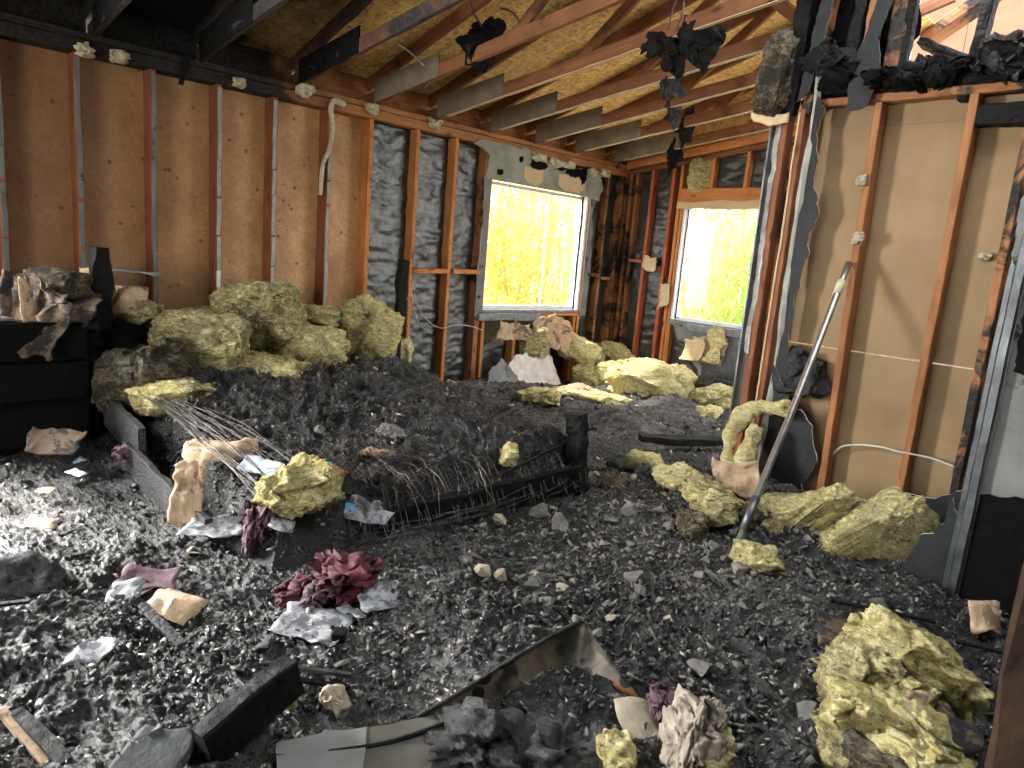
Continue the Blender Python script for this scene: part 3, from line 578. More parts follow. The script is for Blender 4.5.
def gh(x, y): return float(height(np.array([x]), np.array([y]))[0])
xs = np.concatenate([np.linspace(0, 1.99, 150), np.linspace(2.0, 4.9, 460), np.linspace(4.93, 6.2, 30)]); ysr = np.concatenate([np.linspace(-7.4, -6.5, 40), np.linspace(-6.49, -4.4, 330), np.linspace(-4.39, -2.5, 190), np.linspace(-2.49, .0, 150)])
X, Y = np.meshgrid(xs, ysr, indexing='ij'); Z = height(X.ravel(), Y.ravel()); N = X.size
idx = np.arange(N).reshape(X.shape); q = np.stack([idx[:-1, :-1], idx[1:, :-1], idx[1:, 1:], idx[:-1, 1:]], -1).reshape(-1, 4)
cx_, cy_ = X[:-1, :-1].ravel(), Y[:-1, :-1].ravel()
keep = ~((cx_ > 3.05) & (cy_ > -2.26)) & ~((cx_ > 4.29) & (cy_ > -3.03)); q = q[keep]
tag(mesh('ash_layer', np.stack([X.ravel(), Y.ravel(), Z], 1), q, M['ash'], smooth=True), 'deep layer of wet black and gray ash over the whole floor', 'ash', kind='stuff')
def hit(px, py, off=0.):
    z = .08
    for _ in range(14): p = onp(px, py, 2, z+off); z = .6*z+.4*gh(p.x, p.y)
    return p
# loose flakes and crumbs lying in it
def hullrock(seed, flat=.6, n=9):
    r = random.Random(seed); bm = bmesh.new()
    for _ in range(n):
        v = V((r.gauss(0, 1), r.gauss(0, 1), r.gauss(0, 1))).normalized()*r.uniform(.8, 1); bm.verts.new((v.x, v.y*.8, v.z*flat))
    bmesh.ops.convex_hull(bm, input=bm.verts); bmesh.ops.delete(bm, geom=[v for v in bm.verts if not v.link_faces], context='VERTS')
    bm.verts.index_update(); vs = np.array([v.co[:] for v in bm.verts]); f = [[v.index for v in fa.verts] for fa in bm.faces]; bm.free(); return vs, f
def scatter(name, n, region, smin, smax, label, m, hfun, seed, flat=.35, dens=None):
    r = np.random.default_rng(seed); base = [hullrock(seed*10+i, flat, 7) for i in range(8)]; allv, allf = [], []; off = 0
    px = r.uniform(region[0], region[2], n*3); py = r.uniform(region[1], region[3], n*3)
    if dens is not None: k = dens(px, py) > r.uniform(0, 1, n*3); px, py = px[k], py[k]
    px, py = px[:n], py[:n]; pz = hfun(px, py); s = smin*(smax/smin)**(r.uniform(0, 1, len(px))**2.2); a = r.uniform(0, 6.283, (len(px), 3))
    for i in range(len(px)):
        bv, bf = base[i % 8]; R = np.array(Euler((a[i, 0]*.15, a[i, 1]*.15, a[i, 2])).to_matrix()) if i % 4 else np.array(Euler(a[i]).to_matrix())
        sc_ = s[i]*np.array([r.uniform(.8, 1.35), r.uniform(.7, 1.1), r.uniform(.6, 1.1)]); allv.append((bv*sc_) @ R.T+[px[i], py[i], pz[i]+s[i]*.15])
        allf += [[k+off for k in fa] for fa in bf]; off += len(bv)
    return tag(mesh(name, np.concatenate(allv), np.array(allf), m), label, 'flakes', kind='stuff')
def dn(x, y):
    d = .55+.5*fbm(np.stack([x, y, 0*x], 1), 1.3, 3, 4.); d = np.where((x > 4.3) & (y > -2.9), 0, d); d = np.where((x > 3.05) & (y > -2.38), 0, d)
    return np.where((x > .2) & (x < 2.45) & (y > -5.2) & (y < -3.4), 0, d)
scatter('char_flakes', 17000, (.05, -6.6, 4.9, -.1), .006, .032, 'loose black and gray char flakes strewn over the ash', M['flake'], height, 3, .3, dn)
scatter('char_flakes', 14000, (2.4, -5.9, 4.9, -3.0), .006, .026, 'fine crumbs of char strewn over the nearer ash', M['flake'], height, 5, .45, dn)
def dm(x, y): return np.where((x < 2.62) & (y > -5.35), 0, np.where((x > 3.05) & (y > -2.45), 0, np.exp(-((x-3.15)/.75)**2-((y+3.75)/.95)**2)*1.1+.12))
scatter('rubble_chips', 2600, (2.3, -5.3, 4.25, -2.5), .012, .034, 'dense broken plaster chips covering the middle of the floor', M['rocks'], height, 15, .5, dm)
# countable rubble
LMK = [(470, 470, 'the sagging springs'), (585, 470, 'the charred foot post'), (345, 578, 'the dark red cloth'), (735, 560, 'the steel pipe foot'), (860, 550, 'the big yellow batt'), (530, 660, 'the rusted plate'), (900, 690, 'the foreground insulation'),
       (250, 710, 'the large charred plank'), (150, 500, 'the left bed rail'), (28, 582, 'the ridged burnt lump'), (310, 625, 'the wet pale sheet'), (645, 465, 'the curled yellow strip'), (655, 385, 'the largest far batt'), (690, 441, 'the black floor timber'), (60, 460, 'the charred dresser'), (20, 740, 'the pale batten'), (155, 605, 'the tan foreground paper')]
def rlabel(txt, u, v_, s, mn):
    d, lx, ly, nm = min((math.hypot(u-a, (v_-b)*1.6), a, b, t) for a, b, t in LMK)
    size = 'tiny' if s < .022 else 'small' if s < .032 else 'middling' if s < .045 else 'large'
    tone = 'tan' if 'tan' in mn else 'slate' if 'slate' in mn else 'black' if 'charred' in mn else 'dark' if 'ashy' in mn else 'gray'
    side = ('just ' if d < 45 else 'well ' if d > 95 else '')+(('left of ' if u < lx else 'right of ') if abs(u-lx) > abs(v_-ly)*1.2 else ('behind ' if v_ < ly else 'in front of '))
    return f'{size} {tone} {txt} {side}{nm}'
def zone_rubble(n, region, smin, smax, mats, name, label, cat, group, seed, flat=.55):
    r = random.Random(seed); protos = []
    for i in range(7):
        vs, f = hullrock(seed*31+i, flat, 11); me = bpy.data.meshes.new(name); me.from_pydata([tuple(v) for v in vs], [], f); me.materials.append(mats[i % len(mats)]); me.update(); protos.append(me)
    k = 0; tries = 0; seen = set()
    while k < n and tries < n*60:
        tries += 1; x, y = r.uniform(region[0], region[2]), r.uniform(region[1], region[3])
        d = V((x, y, .1))-CAM; z = d.dot(FW); u, v_ = 512+F0*d.dot(RT)/z, 384-F0*d.dot(UP)/z
        if not (0 < u < 1024 and v_ < 775): continue
        if (x > 3.0 and y > -2.5) or (x > 4.0 and y > -2.95) or (x < 2.6 and -5.35 < y < -3.3): continue
        s = smin*(smax/smin)**(r.random()**1.8)/2
        lb = rlabel(label, u, v_, s, mats[(k % 7) % len(mats)].name)
        if lb in seen: continue
        seen.add(lb); o = bpy.data.objects.new(name, protos[k % 7]); z0 = gh(x, y)
        put(o, None, Matrix.Translation((x, y, z0+s*.25)) @ Euler((r.uniform(-.5, .5), r.uniform(-.5, .5), r.uniform(0, 6.3))).to_matrix().to_4x4() @ Matrix.Diagonal((s*r.uniform(.9, 1.3), s*r.uniform(.8, 1.2), s, 1)))
        tag(o, lb, cat, group); k += 1
R_ = M['rocks']; RT_ = M['rocks_tan']
zone_rubble(85, (2.3, -4.7, 3.7, -2.9), .05, .12, [R_, R_, R_, RT_, R_, M['char_gray'], R_], 'plaster_chunk', 'burnt plaster chunk', 'chunk', 'gray plaster chunks in the middle of the floor', 11)
zone_rubble(45, (3.3, -5.0, 4.7, -3.5), .04, .10, [R_, R_, RT_, R_, M['char_gray'], R_, R_], 'plaster_chunk', 'rubble chunk in the ash', 'chunk', 'gray chunks on the right foreground ash', 12)
zone_rubble(45, (1.2, -6.4, 3.4, -5.3), .03, .085, [R_, M['char_gray'], M['char_gray'], R_, M['slate'], M['char_gray'], R_], 'char_chunk', 'charred fragment on the ash', 'fragment', 'charred fragments in the left foreground', 13, .35)
zone_rubble(40, (.9, -3.1, 2.7, -1.2), .05, .14, [R_, M['char_gray'], M['char'], RT_, M['char_gray'], R_, M['char']], 'char_chunk', 'burnt chunk on debris', 'chunk', 'burnt chunks beyond the bed', 14, .5)
zone_rubble(22, (1.0, -5.9, 2.3, -5.36), .03, .10, [R_, M['slate'], RT_, M['char_gray'], R_, R_, M['char']], 'char_chunk', 'fragment on the ash', 'fragment', 'fragments beside the left bed rail', 15, .35)

# ================================================================== BURNT BED
bed = empty('burnt_bed', (1.4, -4.3, 0), 'burnt bed frame with collapsed spring mattress beside the plywood wall', 'bed')
def wobble(a, b, n, amp, sd_): return [V(a).lerp(V(b), i/n)+V(vn3(np.array([[i*.37, sd_, 0.]]), 1.7, sd_)[0])*amp for i in range(n+1)]
beam('headboard_post', (.33, -5.29, .1), (.31, -5.29, 1.22), .10, .10, M['char'], bed, seg=20, jit=.018)
beam('headboard_post', (.30, -3.20, .1), (.33, -3.17, 1.27), .085, .085, M['char'], bed, up=(0, 1, 0), seg=20, jit=.018)
beam('foot_post', (2.50, -3.40, .0), (2.42, -3.41, .52), .10, .12, M['char'], bed, up=(1, 0, 0), seg=16, jit=.02)
beam('side_rail', (.38, -5.32, .33), (1.18, -5.33, .26), .035, .21, M['rail'], bed, seg=20, jit=.009)
beam('side_rail', (1.02, -5.36, .15), (2.05, -5.34, .07), .035, .20, M['rail'], bed, seg=20, jit=.009)
beam('foot_rail', (2.50, -3.44, .17), (2.47, -4.75, .16), .05, .13, M['char'], bed, seg=26, jit=.014)
beam('side_rail', (2.42, -3.40, .28), (.4, -3.24, .35), .035, .16, M['char'], bed, seg=30, jit=.014)
def bedh(X, Y):
    P = np.stack([X, Y, 0*X], 1); W = P+vn3(P, 3.3, 2.)*.1
    e = np.clip(np.minimum.reduce([(X-.05)/.25, (2.56-X)/.3, (Y+5.34)/.3, (-3.2-Y)/.25]), 0, 1); e = e*e*(3-2*e)
    base = .30+.16*np.exp(-((X-.6)/.6)**2)-.13*np.exp(-((X-1.7)/.5)**2-((Y+4.9)/.5)**2)+.10*np.exp(-((X-1.5)/.6)**2-((Y+3.9)/.5)**2)-.06*np.exp(-((X-2.3)/.3)**2-((Y+4.2)/.7)**2)
    r = 1-np.abs(vn(W+vn3(P, 12, 4.)*.05, 17, 3.))
    n = .05*fbm(P, 1.8, 2, 6.)+.075*(1-np.abs(fbm(W, 5, 3, 2.))*1.2)+.045*r**3+.02*np.abs(vn(W, 36, 2.))+.01*vn(P, 80, 5.)
    return .03+e*(base+n-.03)
xs = np.linspace(.02, 2.62, 250); ysr = np.linspace(-5.36, -3.12, 215); X, Y = np.meshgrid(xs, ysr, indexing='ij')
idx = np.arange(X.size).reshape(X.shape); q = np.stack([idx[:-1, :-1], idx[1:, :-1], idx[1:, 1:], idx[:-1, 1:]], -1).reshape(-1, 4)
mt = mesh('mattress_remains', np.stack([X.ravel(), Y.ravel(), bedh(X.ravel(), Y.ravel())], 1), q, M['ash'], bed, smooth=True)
fl = scatter('mattress_crumbs', 6500, (.15, -5.25, 2.5, -3.3), .007, .03, None, M['flake'], bedh, 9, .4); fl.parent = mt; fl.matrix_basis = WM[mt.name].inverted(); 
for k_ in ('label', 'category'):
    if k_ in fl: del fl[k_]
def hitb(px, py, off=0.):
    z = .35
    for _ in range(25): p = onp(px, py, 2, z+off); z = .7*z+.3*float(bedh(np.array([p.x]), np.array([p.y]))[0])
    return p
def wires(name, n, pts_fn, r, m, parent):
    vs, f = [], []; off = 0; sides = 3
    for i in range(n):
        pts = np.array(pts_fn(i)); L = len(pts); d = np.gradient(pts, axis=0); d /= np.linalg.norm(d, axis=1)[:, None]+1e-9
        a = np.cross(d, [.13, .27, .95]); a /= np.linalg.norm(a, axis=1)[:, None]+1e-9; b = np.cross(d, a)
        ring = [pts+(a*math.cos(2.1*j)+b*math.sin(2.1*j))*r for j in range(sides)]; R = np.stack(ring, 1).reshape(-1, 3); vs.append(R)
        for k in range(L-1):
            for j in range(sides): f.append((off+k*3+j, off+k*3+(j+1) % 3, off+k*3+3+(j+1) % 3, off+k*3+3+j))
        off += len(R)
    return tag(mesh(name, np.concatenate(vs), np.array(f), m, parent), kind='stuff')
rr = random.Random(5)
def coil(i):
    while 1:
        x, y = rr.uniform(.4, 2.5), rr.uniform(-5.2, -3.35)
        if rr.random() < .25+.75*(x/2.5): break
    z = float(bedh(np.array([x]), np.array([y]))[0]); R = rr.uniform(.018, .04); t = rr.uniform(2, 4); ax = V((rr.gauss(0, .7), rr.gauss(0, .7), 1)).normalized(); q_ = ax.to_track_quat('Z', 'Y'); H = rr.uniform(.02, .09)
    return [tuple(V((x, y, z+.005))+q_ @ V((math.cos(u*t*6.28)*R*(1-.3*abs(u-.5)), math.sin(u*t*6.28)*R, u*H))) for u in np.linspace(0, 1, int(9*t))]
wires('mattress_coils', 620, coil, .0018, M['springwire'], mt)
def sag(i):
    t = i/26; a = V((.45+.5*t*rr.random(), -5.25+.1*rr.random(), .47)); b = V((2.35+.1*rr.random(), -5.15+.35*t, .20)); c = V((1.45+.2*rr.random(), -5.22+.5*t*rr.random(), .44))
    return [tuple(a*(1-u)**2+c*2*u*(1-u)+b*u*u+V((0, 0, .01*math.sin(u*20+i)))) for u in np.linspace(0, 1, 16)]
wires('border_wires', 26, sag, .0022, M['springwire'], mt)
def net(i):
    t = i/70; y = -3.45-1.45*rr.random()**.9; z0 = .40-.2*((-3.45-y)/1.45)
    a = V((2.15-.3*rr.random(), y+.25*rr.random(), z0+.06)); b = V((2.56, y-.1+.2*rr.random(), .08+.1*rr.random()))
    return [tuple(a.lerp(b, u)+V((.05*math.sin(u*math.pi), 0, .06*math.sin(u*math.pi)+.012*math.sin(u*18+i)))) for u in np.linspace(0, 1, 10)]
wires('spring_netting', 70, net, .0018, M['springwire'], mt)
def net2(i):
    z = .1+.3*rr.random(); k_ = rr.random(); a = V((2.5-.5*k_, -3.45, .12+.3*k_+.08*rr.random())); b = V((2.56-.45*k_, -4.9, .06+.16*k_+.05*rr.random()))
    return [tuple(a.lerp(b, u)+V((.05*math.sin(u*9+i), 0, .02*math.sin(u*14+i*2)))) for u in np.linspace(0, 1, 24)]
wires('spring_netting', 150, net2, .0016, M['springwire'], mt)

# ================================================================== INSULATION
def L_(px, py, ax, v, wpx, hpx, dp, m, label, rot=0, tilt=0, name='insulation_clump', cat='insulation', group=None, seed=None, **kw):
    """clump centred where the pixel's ray meets a plane of the room; wpx, hpx its seen size; dp its depth in metres"""
    c = hitb(px, py, v) if ax == 'b' else onp(px, py, ax, v) if ax != 2 else hit(px, py, v-.06); s = dist(c)/F0
    o = lump(name, c, (wpx*s, dp, hpx*s), M[m], (tilt, rot, 45), seed=seed if seed is not None else px*.1+py*.01, **kw)
    return tag(o, label, cat, group)
G1 = 'insulation lying on the head of the bed'
L_(202, 350, 0, .50, 78, 72, .35, 'ins_soot', 'gray topped insulation bale lying on the bed head, third from the left', 8, sub=6, group=G1, sq=.45)
L_(262, 318, 0, .35, 74, 62, .35, 'ins_soot', 'large sooty gray insulation wad at the foot of the plywood wall', -12, sub=6, group=G1)
L_(308, 355, 0, .55, 60, 58, .3, 'ins', 'bright yellow insulation wad, folded, in front of the sooty gray one', 15, sub=6, group=G1)
L_(272, 376, 0, .75, 64, 34, .3, 'ins', 'low yellow insulation clump at the front edge on the mattress', 0, sub=5, group=G1)
L_(363, 338, 0, .42, 58, 66, .3, 'ins', 'tall yellow insulation wad leaning by the right headboard post', 20, sub=6, sq=.4, group=G1)
L_(312, 314, 0, .25, 52, 18, .2, 'ins_bright', 'flat yellow insulation strip behind the wads against the plywood', 6, group=G1)
L_(284, 296, 0, .2, 26, 22, .15, 'ins', 'small yellow insulation tip poking up against the plywood', 25, group=G1)
L_(174, 397, 0, .85, 68, 30, .25, 'ins', 'flat pale yellow insulation slab at the left edge on the bed', -6, sub=5, group=G1)
L_(140, 376, 0, .60, 78, 54, .35, 'ins_burnt', 'brown burnt insulation heap behind the left bed rail', -10, sub=6, group=G1)
L_(224, 372, 0, .62, 50, 40, .25, 'ins_soot', 'small gray yellow insulation clump under the bale', 0, group=G1)
L_(136, 312, 0, .3, 40, 18, .15, 'ins_soot', 'small yellow insulation bit beside the left headboard post', 0, group=G1)
L_(400, 352, 0, .25, 18, 26, .12, 'ins_bright', 'small yellow insulation tuft right of the right headboard post', 0, group=G1)
L_(120, 345, 0, .25, 55, 50, .3, 'char_soft', 'black charred bedding heap between the posts', 0, group=None, name='charred_bedding', cat='bedding')
G2 = 'insulation heap under the far corner'
L_(655, 384, 1, -.65, 88, 40, .45, 'ins_bright', 'largest bright yellow insulation batt below the second window', 3, sub=6, group=G2)
L_(622, 380, 1, -.55, 46, 34, .3, 'ins', 'crumpled yellow insulation left of the largest batt', -14, group=G2)
L_(597, 383, 1, -.75, 46, 30, .3, 'ins_soot', 'tan and gray insulation roll below the window corner', 10, group=G2)
L_(600, 402, 1, -1.25, 78, 18, .35, 'ins_bright', 'long flat yellow insulation strip in front of the window heap', 5, sub=5, group=G2)
L_(541, 396, 0, .9, 38, 12, .2, 'ins', 'low yellow insulation scrap beside the tan folded sheet', 0, group=G2)
L_(578, 350, 0, .15, 42, 24, .2, 'ins_bright', 'yellow insulation wad under the first window, right side', 20, sub=5, group=G2)
L_(616, 354, 1, -.15, 34, 16, .2, 'ins', 'thin yellow insulation draped at the room corner', 20, group=G2)
L_(533, 343, 0, .10, 26, 28, .12, 'ins_soot', 'insulation tuft in the torn paper under the first window', 0, group=G2)
L_(716, 398, 1, -.5, 44, 22, .3, 'ins', 'yellow insulation crumbs right of the largest batt', -5, group=G2)
L_(708, 414, 1, -.9, 22, 12, .2, 'ins_bright', 'small bright yellow insulation tuft near the partition foot', 0, group=G2)
L_(720, 385, 1, -.25, 44, 22, .25, 'char_gray', 'gray ash heap against the wall below the second window', 0, name='ash_heap', cat='ash heap')
L_(704, 176, 1, .03, 28, 28, .1, 'ins', 'yellow insulation tuft wedged in the gable above the second window', 0, sub=5, sq=.4, group=None)
def hose(pts, r, m, label, seed, name='insulation_strip', cat='insulation', flat=.6, group=None):
    P = spline(pts, 10); o = tube(name, P, r, M[m], None, 14, True, [r*(.85+.2*math.sin(i*.23+seed)) for i in range(len(P))])
    n = len(o.data.vertices); co = np.empty(n*3); o.data.vertices.foreach_get('co', co); co = co.reshape(-1, 3)
    co = co+vn3(co, 14, seed)*r*.45+vn3(co, 45, seed+3)*r*.28; o.data.vertices.foreach_set('co', co.ravel()); o.data.update()
    ss = o.modifiers.new('round', 'SUBSURF'); ss.levels = 1; ss.render_levels = 1
    return tag(o, label, cat, group)
G3 = 'insulation at the partition foot'
q_ = lambda px, py, z: onp(px, py, 2, z)
ql = lambda px, py, y: onp(px, py, 1, y)
hose([ql(790, 408, -2.55), ql(765, 408, -2.55), ql(742, 416, -2.6), ql(730, 436, -2.65), ql(727, 462, -2.75), ql(738, 480, -2.85)], .055, 'ins_bright', 'yellow insulation strip arching against the partition end', 3, group=G3)
hose([ql(756, 425, -2.6), ql(746, 452, -2.65), ql(742, 470, -2.75), ql(728, 488, -2.85), ql(700, 486, -2.8), ql(676, 478, -2.7)], .06, 'ins_bright', 'yellow insulation strip slumped on the floor at the partition end', 5, group=G3)
hose([q_(628, 462, .12), q_(640, 456, .2), q_(655, 458, .22), q_(662, 470, .17), q_(668, 484, .1)], .05, 'ins_bright', 'small curled yellow insulation strip in the middle of the floor', 7, group=G3)
L_(676, 476, 2, .14, 36, 18, .16, 'ins_bright', 'yellow insulation block between the curled strip and partition', 0, group=G3)
L_(712, 497, 2, .13, 56, 16, .2, 'ins', 'flat yellow insulation block in front of the slumped strip', 12, group=G3)
L_(703, 492, 2, .12, 30, 26, .2, 'ins_soot', 'round sooty insulation ball left of the pipe foot', 20, group=G3)
L_(716, 510, 2, .14, 32, 20, .2, 'ins_soot', 'oval tan insulation pad beside the pipe foot', -20, group=G3, sub=4)
L_(694, 526, 2, .08, 20, 18, .14, 'ins_burnt', 'rounded burnt insulation ball in front of the pipe foot', 0, group=G3)
L_(742, 516, 2, .08, 26, 16, .16, 'ins_burnt', 'gray burnt insulation clump behind the pipe foot', 0, group=G3)
L_(756, 557, 2, .10, 34, 16, .2, 'ins', 'small yellow insulation scrap right of the pipe foot', 0, group=G3)
L_(802, 530, 1, -2.86, 104, 62, .24, 'ins', 'folded sooty insulation batt against the tan wall panel', -22, sub=6, sq=.4, rough=.16, group=G3)
L_(862, 548, 1, -2.86, 136, 62, .24, 'ins', 'big thick yellow batt slanting beneath the tan wall panel', -38, sub=6, sq=.28, rough=.09, group=G3, seed=77)
L_(768, 568, 2, .07, 30, 10, .2, 'ins_burnt', 'burnt flat insulation scrap in front of the folded batt', 0, group=G3)
G4 = 'insulation in the right foreground'
L_(918, 668, 2, .20, 88, 52, .3, 'ins', 'upper yellow insulation clump in the right foreground', 24, sub=6, rough=.2, group=G4)
L_(872, 690, 2, .16, 84, 62, .3, 'ins_soot', 'middle gray and yellow insulation clump in the right foreground', -30, sub=6, rough=.2, group=G4)
L_(893, 726, 2, .17, 108, 46, .26, 'ins', 'long fluffy yellow insulation clump in the right foreground', 14, sub=6, rough=.2, group=G4)
L_(858, 744, 2, .13, 56, 36, .2, 'ins_soot', 'lower left gray insulation clump in the right foreground', -20, sub=6, group=G4)
L_(925, 752, 2, .16, 70, 44, .22, 'ins_bright', 'bright yellow insulation clump at the bottom right edge', 26, sub=6, rough=.2, group=G4)
L_(890, 768, 2, .16, 52, 22, .18, 'ins_burnt', 'brown burnt insulation roll at the bottom right edge', 0, sub=5, group=G4)
L_(713, 752, 2, .12, 30, 34, .14, 'ins', 'yellow insulation tuft behind the bark log', 0, sub=5)
L_(617, 756, 2, .08, 22, 22, .12, 'ins', 'small yellow insulation tuft left of the bark log', 0)
L_(297, 490, 'b', .04, 72, 42, .18, 'ins', 'yellow insulation clump lying on the mattress near the blue paper', -8, sub=6, rough=.17)
L_(509, 457, 'b', .02, 12, 16, .08, 'ins_bright', 'small yellow insulation tuft by the foot post', 0, sub=5)
# ================================================================== PAPER, CLOTH, BOARDS
def S_(px, py, ax, v, wpx, hm, m, label, cat, name, rot=0, pitch=20, group=None, **kw):
    """crumpled sheet centred at the pixel on a room plane, wpx wide as seen and hm metres deep, turned rot, tipped up pitch"""
    c = hitb(px, py, v) if ax == 'b' else onp(px, py, ax, v) if ax != 2 else hit(px, py, v-.06); L = wpx*dist(c)/F0; a = math.radians(45+rot); u = V((math.cos(a), math.sin(a), 0)); p = math.radians(pitch)
    vv = V((-math.sin(a)*math.cos(p), math.cos(a)*math.cos(p), math.sin(p)))
    kw.setdefault('amp', .012); kw.setdefault('fold', .03); kw.setdefault('res', .014); kw.setdefault('ragged', .03); kw.setdefault('th', .002); kw['fold'] *= .5; kw['crisp'] = m not in ('slate', 'drywall_gray')
    return tag(sheet(name, c-u*L/2-vv*hm/2, u, vv, L, hm, M[m], None, seed=px*.37+py*.11, **kw), label, cat, group)
S_(187, 492, 0, 1.9, 34, .26, 'kraft', 'scorched tan paper hanging down at the bed edge', 'paper', 'kraft_paper', 5, 78, fold=.05)
S_(222, 452, 'b', .06, 68, .14, 'kraft', 'curled tan paper lying over the mattress wires', 'paper', 'kraft_paper', 10, 35, fold=.07, hump=.05)
S_(262, 466, 'b', .06, 50, .08, 'bluepaper', 'pale blue paper sheet beside the yellow insulation on the bed', 'paper', 'paper_sheet', -25, 40, fold=.01, ragged=.008)
S_(375, 455, 'b', .03, 42, .07, 'kraft', 'curled tan paper scrap on the black mattress', 'paper', 'kraft_paper', 0, 30, hump=.04)
mg = S_(358, 514, 'b', .07, 76, .07, 'news', 'long white printed leaflet with blue mark in the springs', 'leaflet', 'leaflet', -18, 35, fold=.015, ragged=.01)
c = hitb(345, 509, .10); panel('blue_mark', [(0, 0), (.045, 0), (.045, .028), (0, .028)], c, DV+V((.25, -.2, -.1)), (-.2, .2, 1), .003, M['bluelogo'], mg)
S_(366, 506, 'b', .06, 34, .05, 'news', 'small gray printed scrap behind the white leaflet', 'paper', 'paper_sheet', 12, 50)
S_(286, 525, 'b', .05, 24, .05, 'news', 'white paper scrap under the yellow insulation clump', 'paper', 'paper_sheet', 0, 35)
S_(311, 624, 2, .07, 68, .18, 'news', 'wet pale printed sheet lying left of the small charred block', 'paper', 'paper_sheet', -10, 5, fold=.015)
S_(381, 600, 2, .09, 44, .16, 'news', 'pale printed pages lying right of the maroon cloth', 'paper', 'paper_sheet', 25, 8, fold=.015)
S_(358, 610, 2, .08, 30, .05, 'news', 'narrow pale paper strip below the maroon cloth', 'paper', 'paper_sheet', -30, 5)
S_(130, 594, 2, .09, 30, .12, 'news', 'pale blue gray paper scrap in the left foreground', 'paper', 'paper_sheet', 15, 10)
S_(176, 606, 2, .09, 54, .13, 'kraft', 'tan crumpled paper scrap in the left foreground', 'paper', 'kraft_paper', -10, 12, hump=.03)
S_(88, 655, 2, .07, 30, .10, 'news', 'faint gray paper scrap far left on the ash', 'paper', 'paper_sheet', 0, 4)
S_(150, 580, 2, .10, 48, .16, 'plum', 'flat plum colored cloth patch left of the maroon cloth', 'cloth', 'cloth_patch', 8, 12)
S_(75, 475, 2, .12, 22, .06, 'bluepaper', 'pale green gray scrap lying in front of the black cabinet', 'scrap', 'scrap', -30, 10)
S_(77, 464, 2, .12, 12, .05, 'bluepaper', 'smaller pale scrap behind the pale green gray one', 'scrap', 'scrap', -20, 10)
S_(42, 493, 2, .10, 18, .05, 'kraft', 'small tan scrap at the left edge of the ash', 'scrap', 'scrap', 0, 8)
S_(40, 526, 2, .12, 36, .08, 'rocks_tan', 'narrow tan splinter sheet at the left of the ash', 'scrap', 'scrap', -5, 10)
S_(212, 530, 2, .11, 60, .16, 'news', 'grayish pale flat scrap near the bed corner', 'scrap', 'scrap', 10, 5)
def cloth(px, py, ax, v, w_, h_, dp, m, label, rot, seed):
    c = hitb(px, py, v) if ax == 'b' else onp(px, py, ax, v) if ax != 2 else hit(px, py, v-.06); s = dist(c)/F0
    return tag(lump('crumpled_cloth', c, (w_*s, dp, h_*s), M[m], (0, rot, 45), 6, .6, .3, seed, fine=.4, crease=.35), label, 'cloth')
cloth(347, 577, 2, .12, 54, 36, .17, 'maroon', 'crumpled dark red cloth in the middle foreground', -15, 4)
cloth(298, 592, 2, .09, 34, 20, .12, 'maroon', 'small red cloth scrap left of the crumpled dark red cloth', 0, 6)
cloth(318, 597, 2, .09, 24, 18, .12, 'plum', 'dull plum cloth bit between the two red cloths', 0, 8)
cloth(262, 524, 0, 2.3, 26, 40, .12, 'plum', 'dark plum cloth hanging at the bed corner', 10, 9)
cloth(662, 702, 2, .09, 24, 14, .08, 'plum', 'small purple cloth scrap beside the rusted plate', 20, 10)
cloth(122, 452, 0, 1.1, 16, 10, .06, 'plum', 'tiny dark red rag under the bed rail', 0, 12)
hose([hitb(308, 460, .05), hitb(330, 465, .05), hitb(348, 474, .03)], .013, 'redplastic', 'red plastic tube piece beside the yellow insulation', 3, 'plastic_piece', 'plastic')
S_(322, 467, 'b', .05, 12, .05, 'green', 'small green plastic scrap beside the red tube piece', 'plastic', 'plastic_scrap', 0, 50)
S_(550, 335, 0, .12, 40, .34, 'kraft', 'torn brown paper draped below the first window', 'paper', 'kraft_paper', 25, 80, fold=.09, ragged=.06)
S_(515, 330, 0, .10, 30, .16, 'kraft', 'torn brown paper hanging at the left under the first window', 'paper', 'kraft_paper', 25, 75, fold=.08, ragged=.05)
S_(594, 358, 0, .22, 22, .14, 'kraft', 'tan paper backing on the yellow wad under the window', 'paper', 'kraft_paper', 15, 70, fold=.05)
S_(578, 397, 1, -1.35, 56, .22, 'kraft', 'tan folded sheet in front of the far insulation heap', 'paper', 'kraft_paper', -10, 25, hump=.12, fold=.06)
S_(470, 388, 0, .25, 46, .14, 'kraft', 'pale torn paper at the foot of the wall, left of the white board', 'paper', 'kraft_paper', 20, 35, fold=.06)
S_(708, 350, 1, -.05, 38, .26, 'kraft', 'brown torn paper stuck below the second window', 'paper', 'kraft_paper', -45, 82, fold=.04, ragged=.04)
S_(716, 346, 1, -.08, 22, .34, 'ins_bright', 'yellow fibre strip hanging below the second window', 'insulation', 'insulation_strip', -45, 80, fold=.05, ragged=.05)
S_(693, 350, 1, -.10, 22, .20, 'burntpaper', 'square brown paper flap below the second window', 'paper', 'kraft_paper', -45, 75, fold=.02)
S_(664, 296, 1, -.03, 12, .26, 'burntpaper', 'scorched paper flap beside the second window frame', 'paper', 'kraft_paper', -45, 85, fold=.03)
S_(650, 263, 1, -.05, 16, .14, 'burntpaper', 'scorched paper bit hanging on the red noggin', 'paper', 'kraft_paper', -45, 80, fold=.04)
S_(735, 478, 1, -2.95, 44, .20, 'kraft', 'tan paper backing at the partition foot', 'paper', 'kraft_paper', -5, 60, fold=.06)
S_(985, 618, 2, .12, 28, .12, 'kraft', 'tan board scrap at the foot of the steel stud on the right', 'scrap', 'scrap', -10, 55, fold=.01, th=.008)
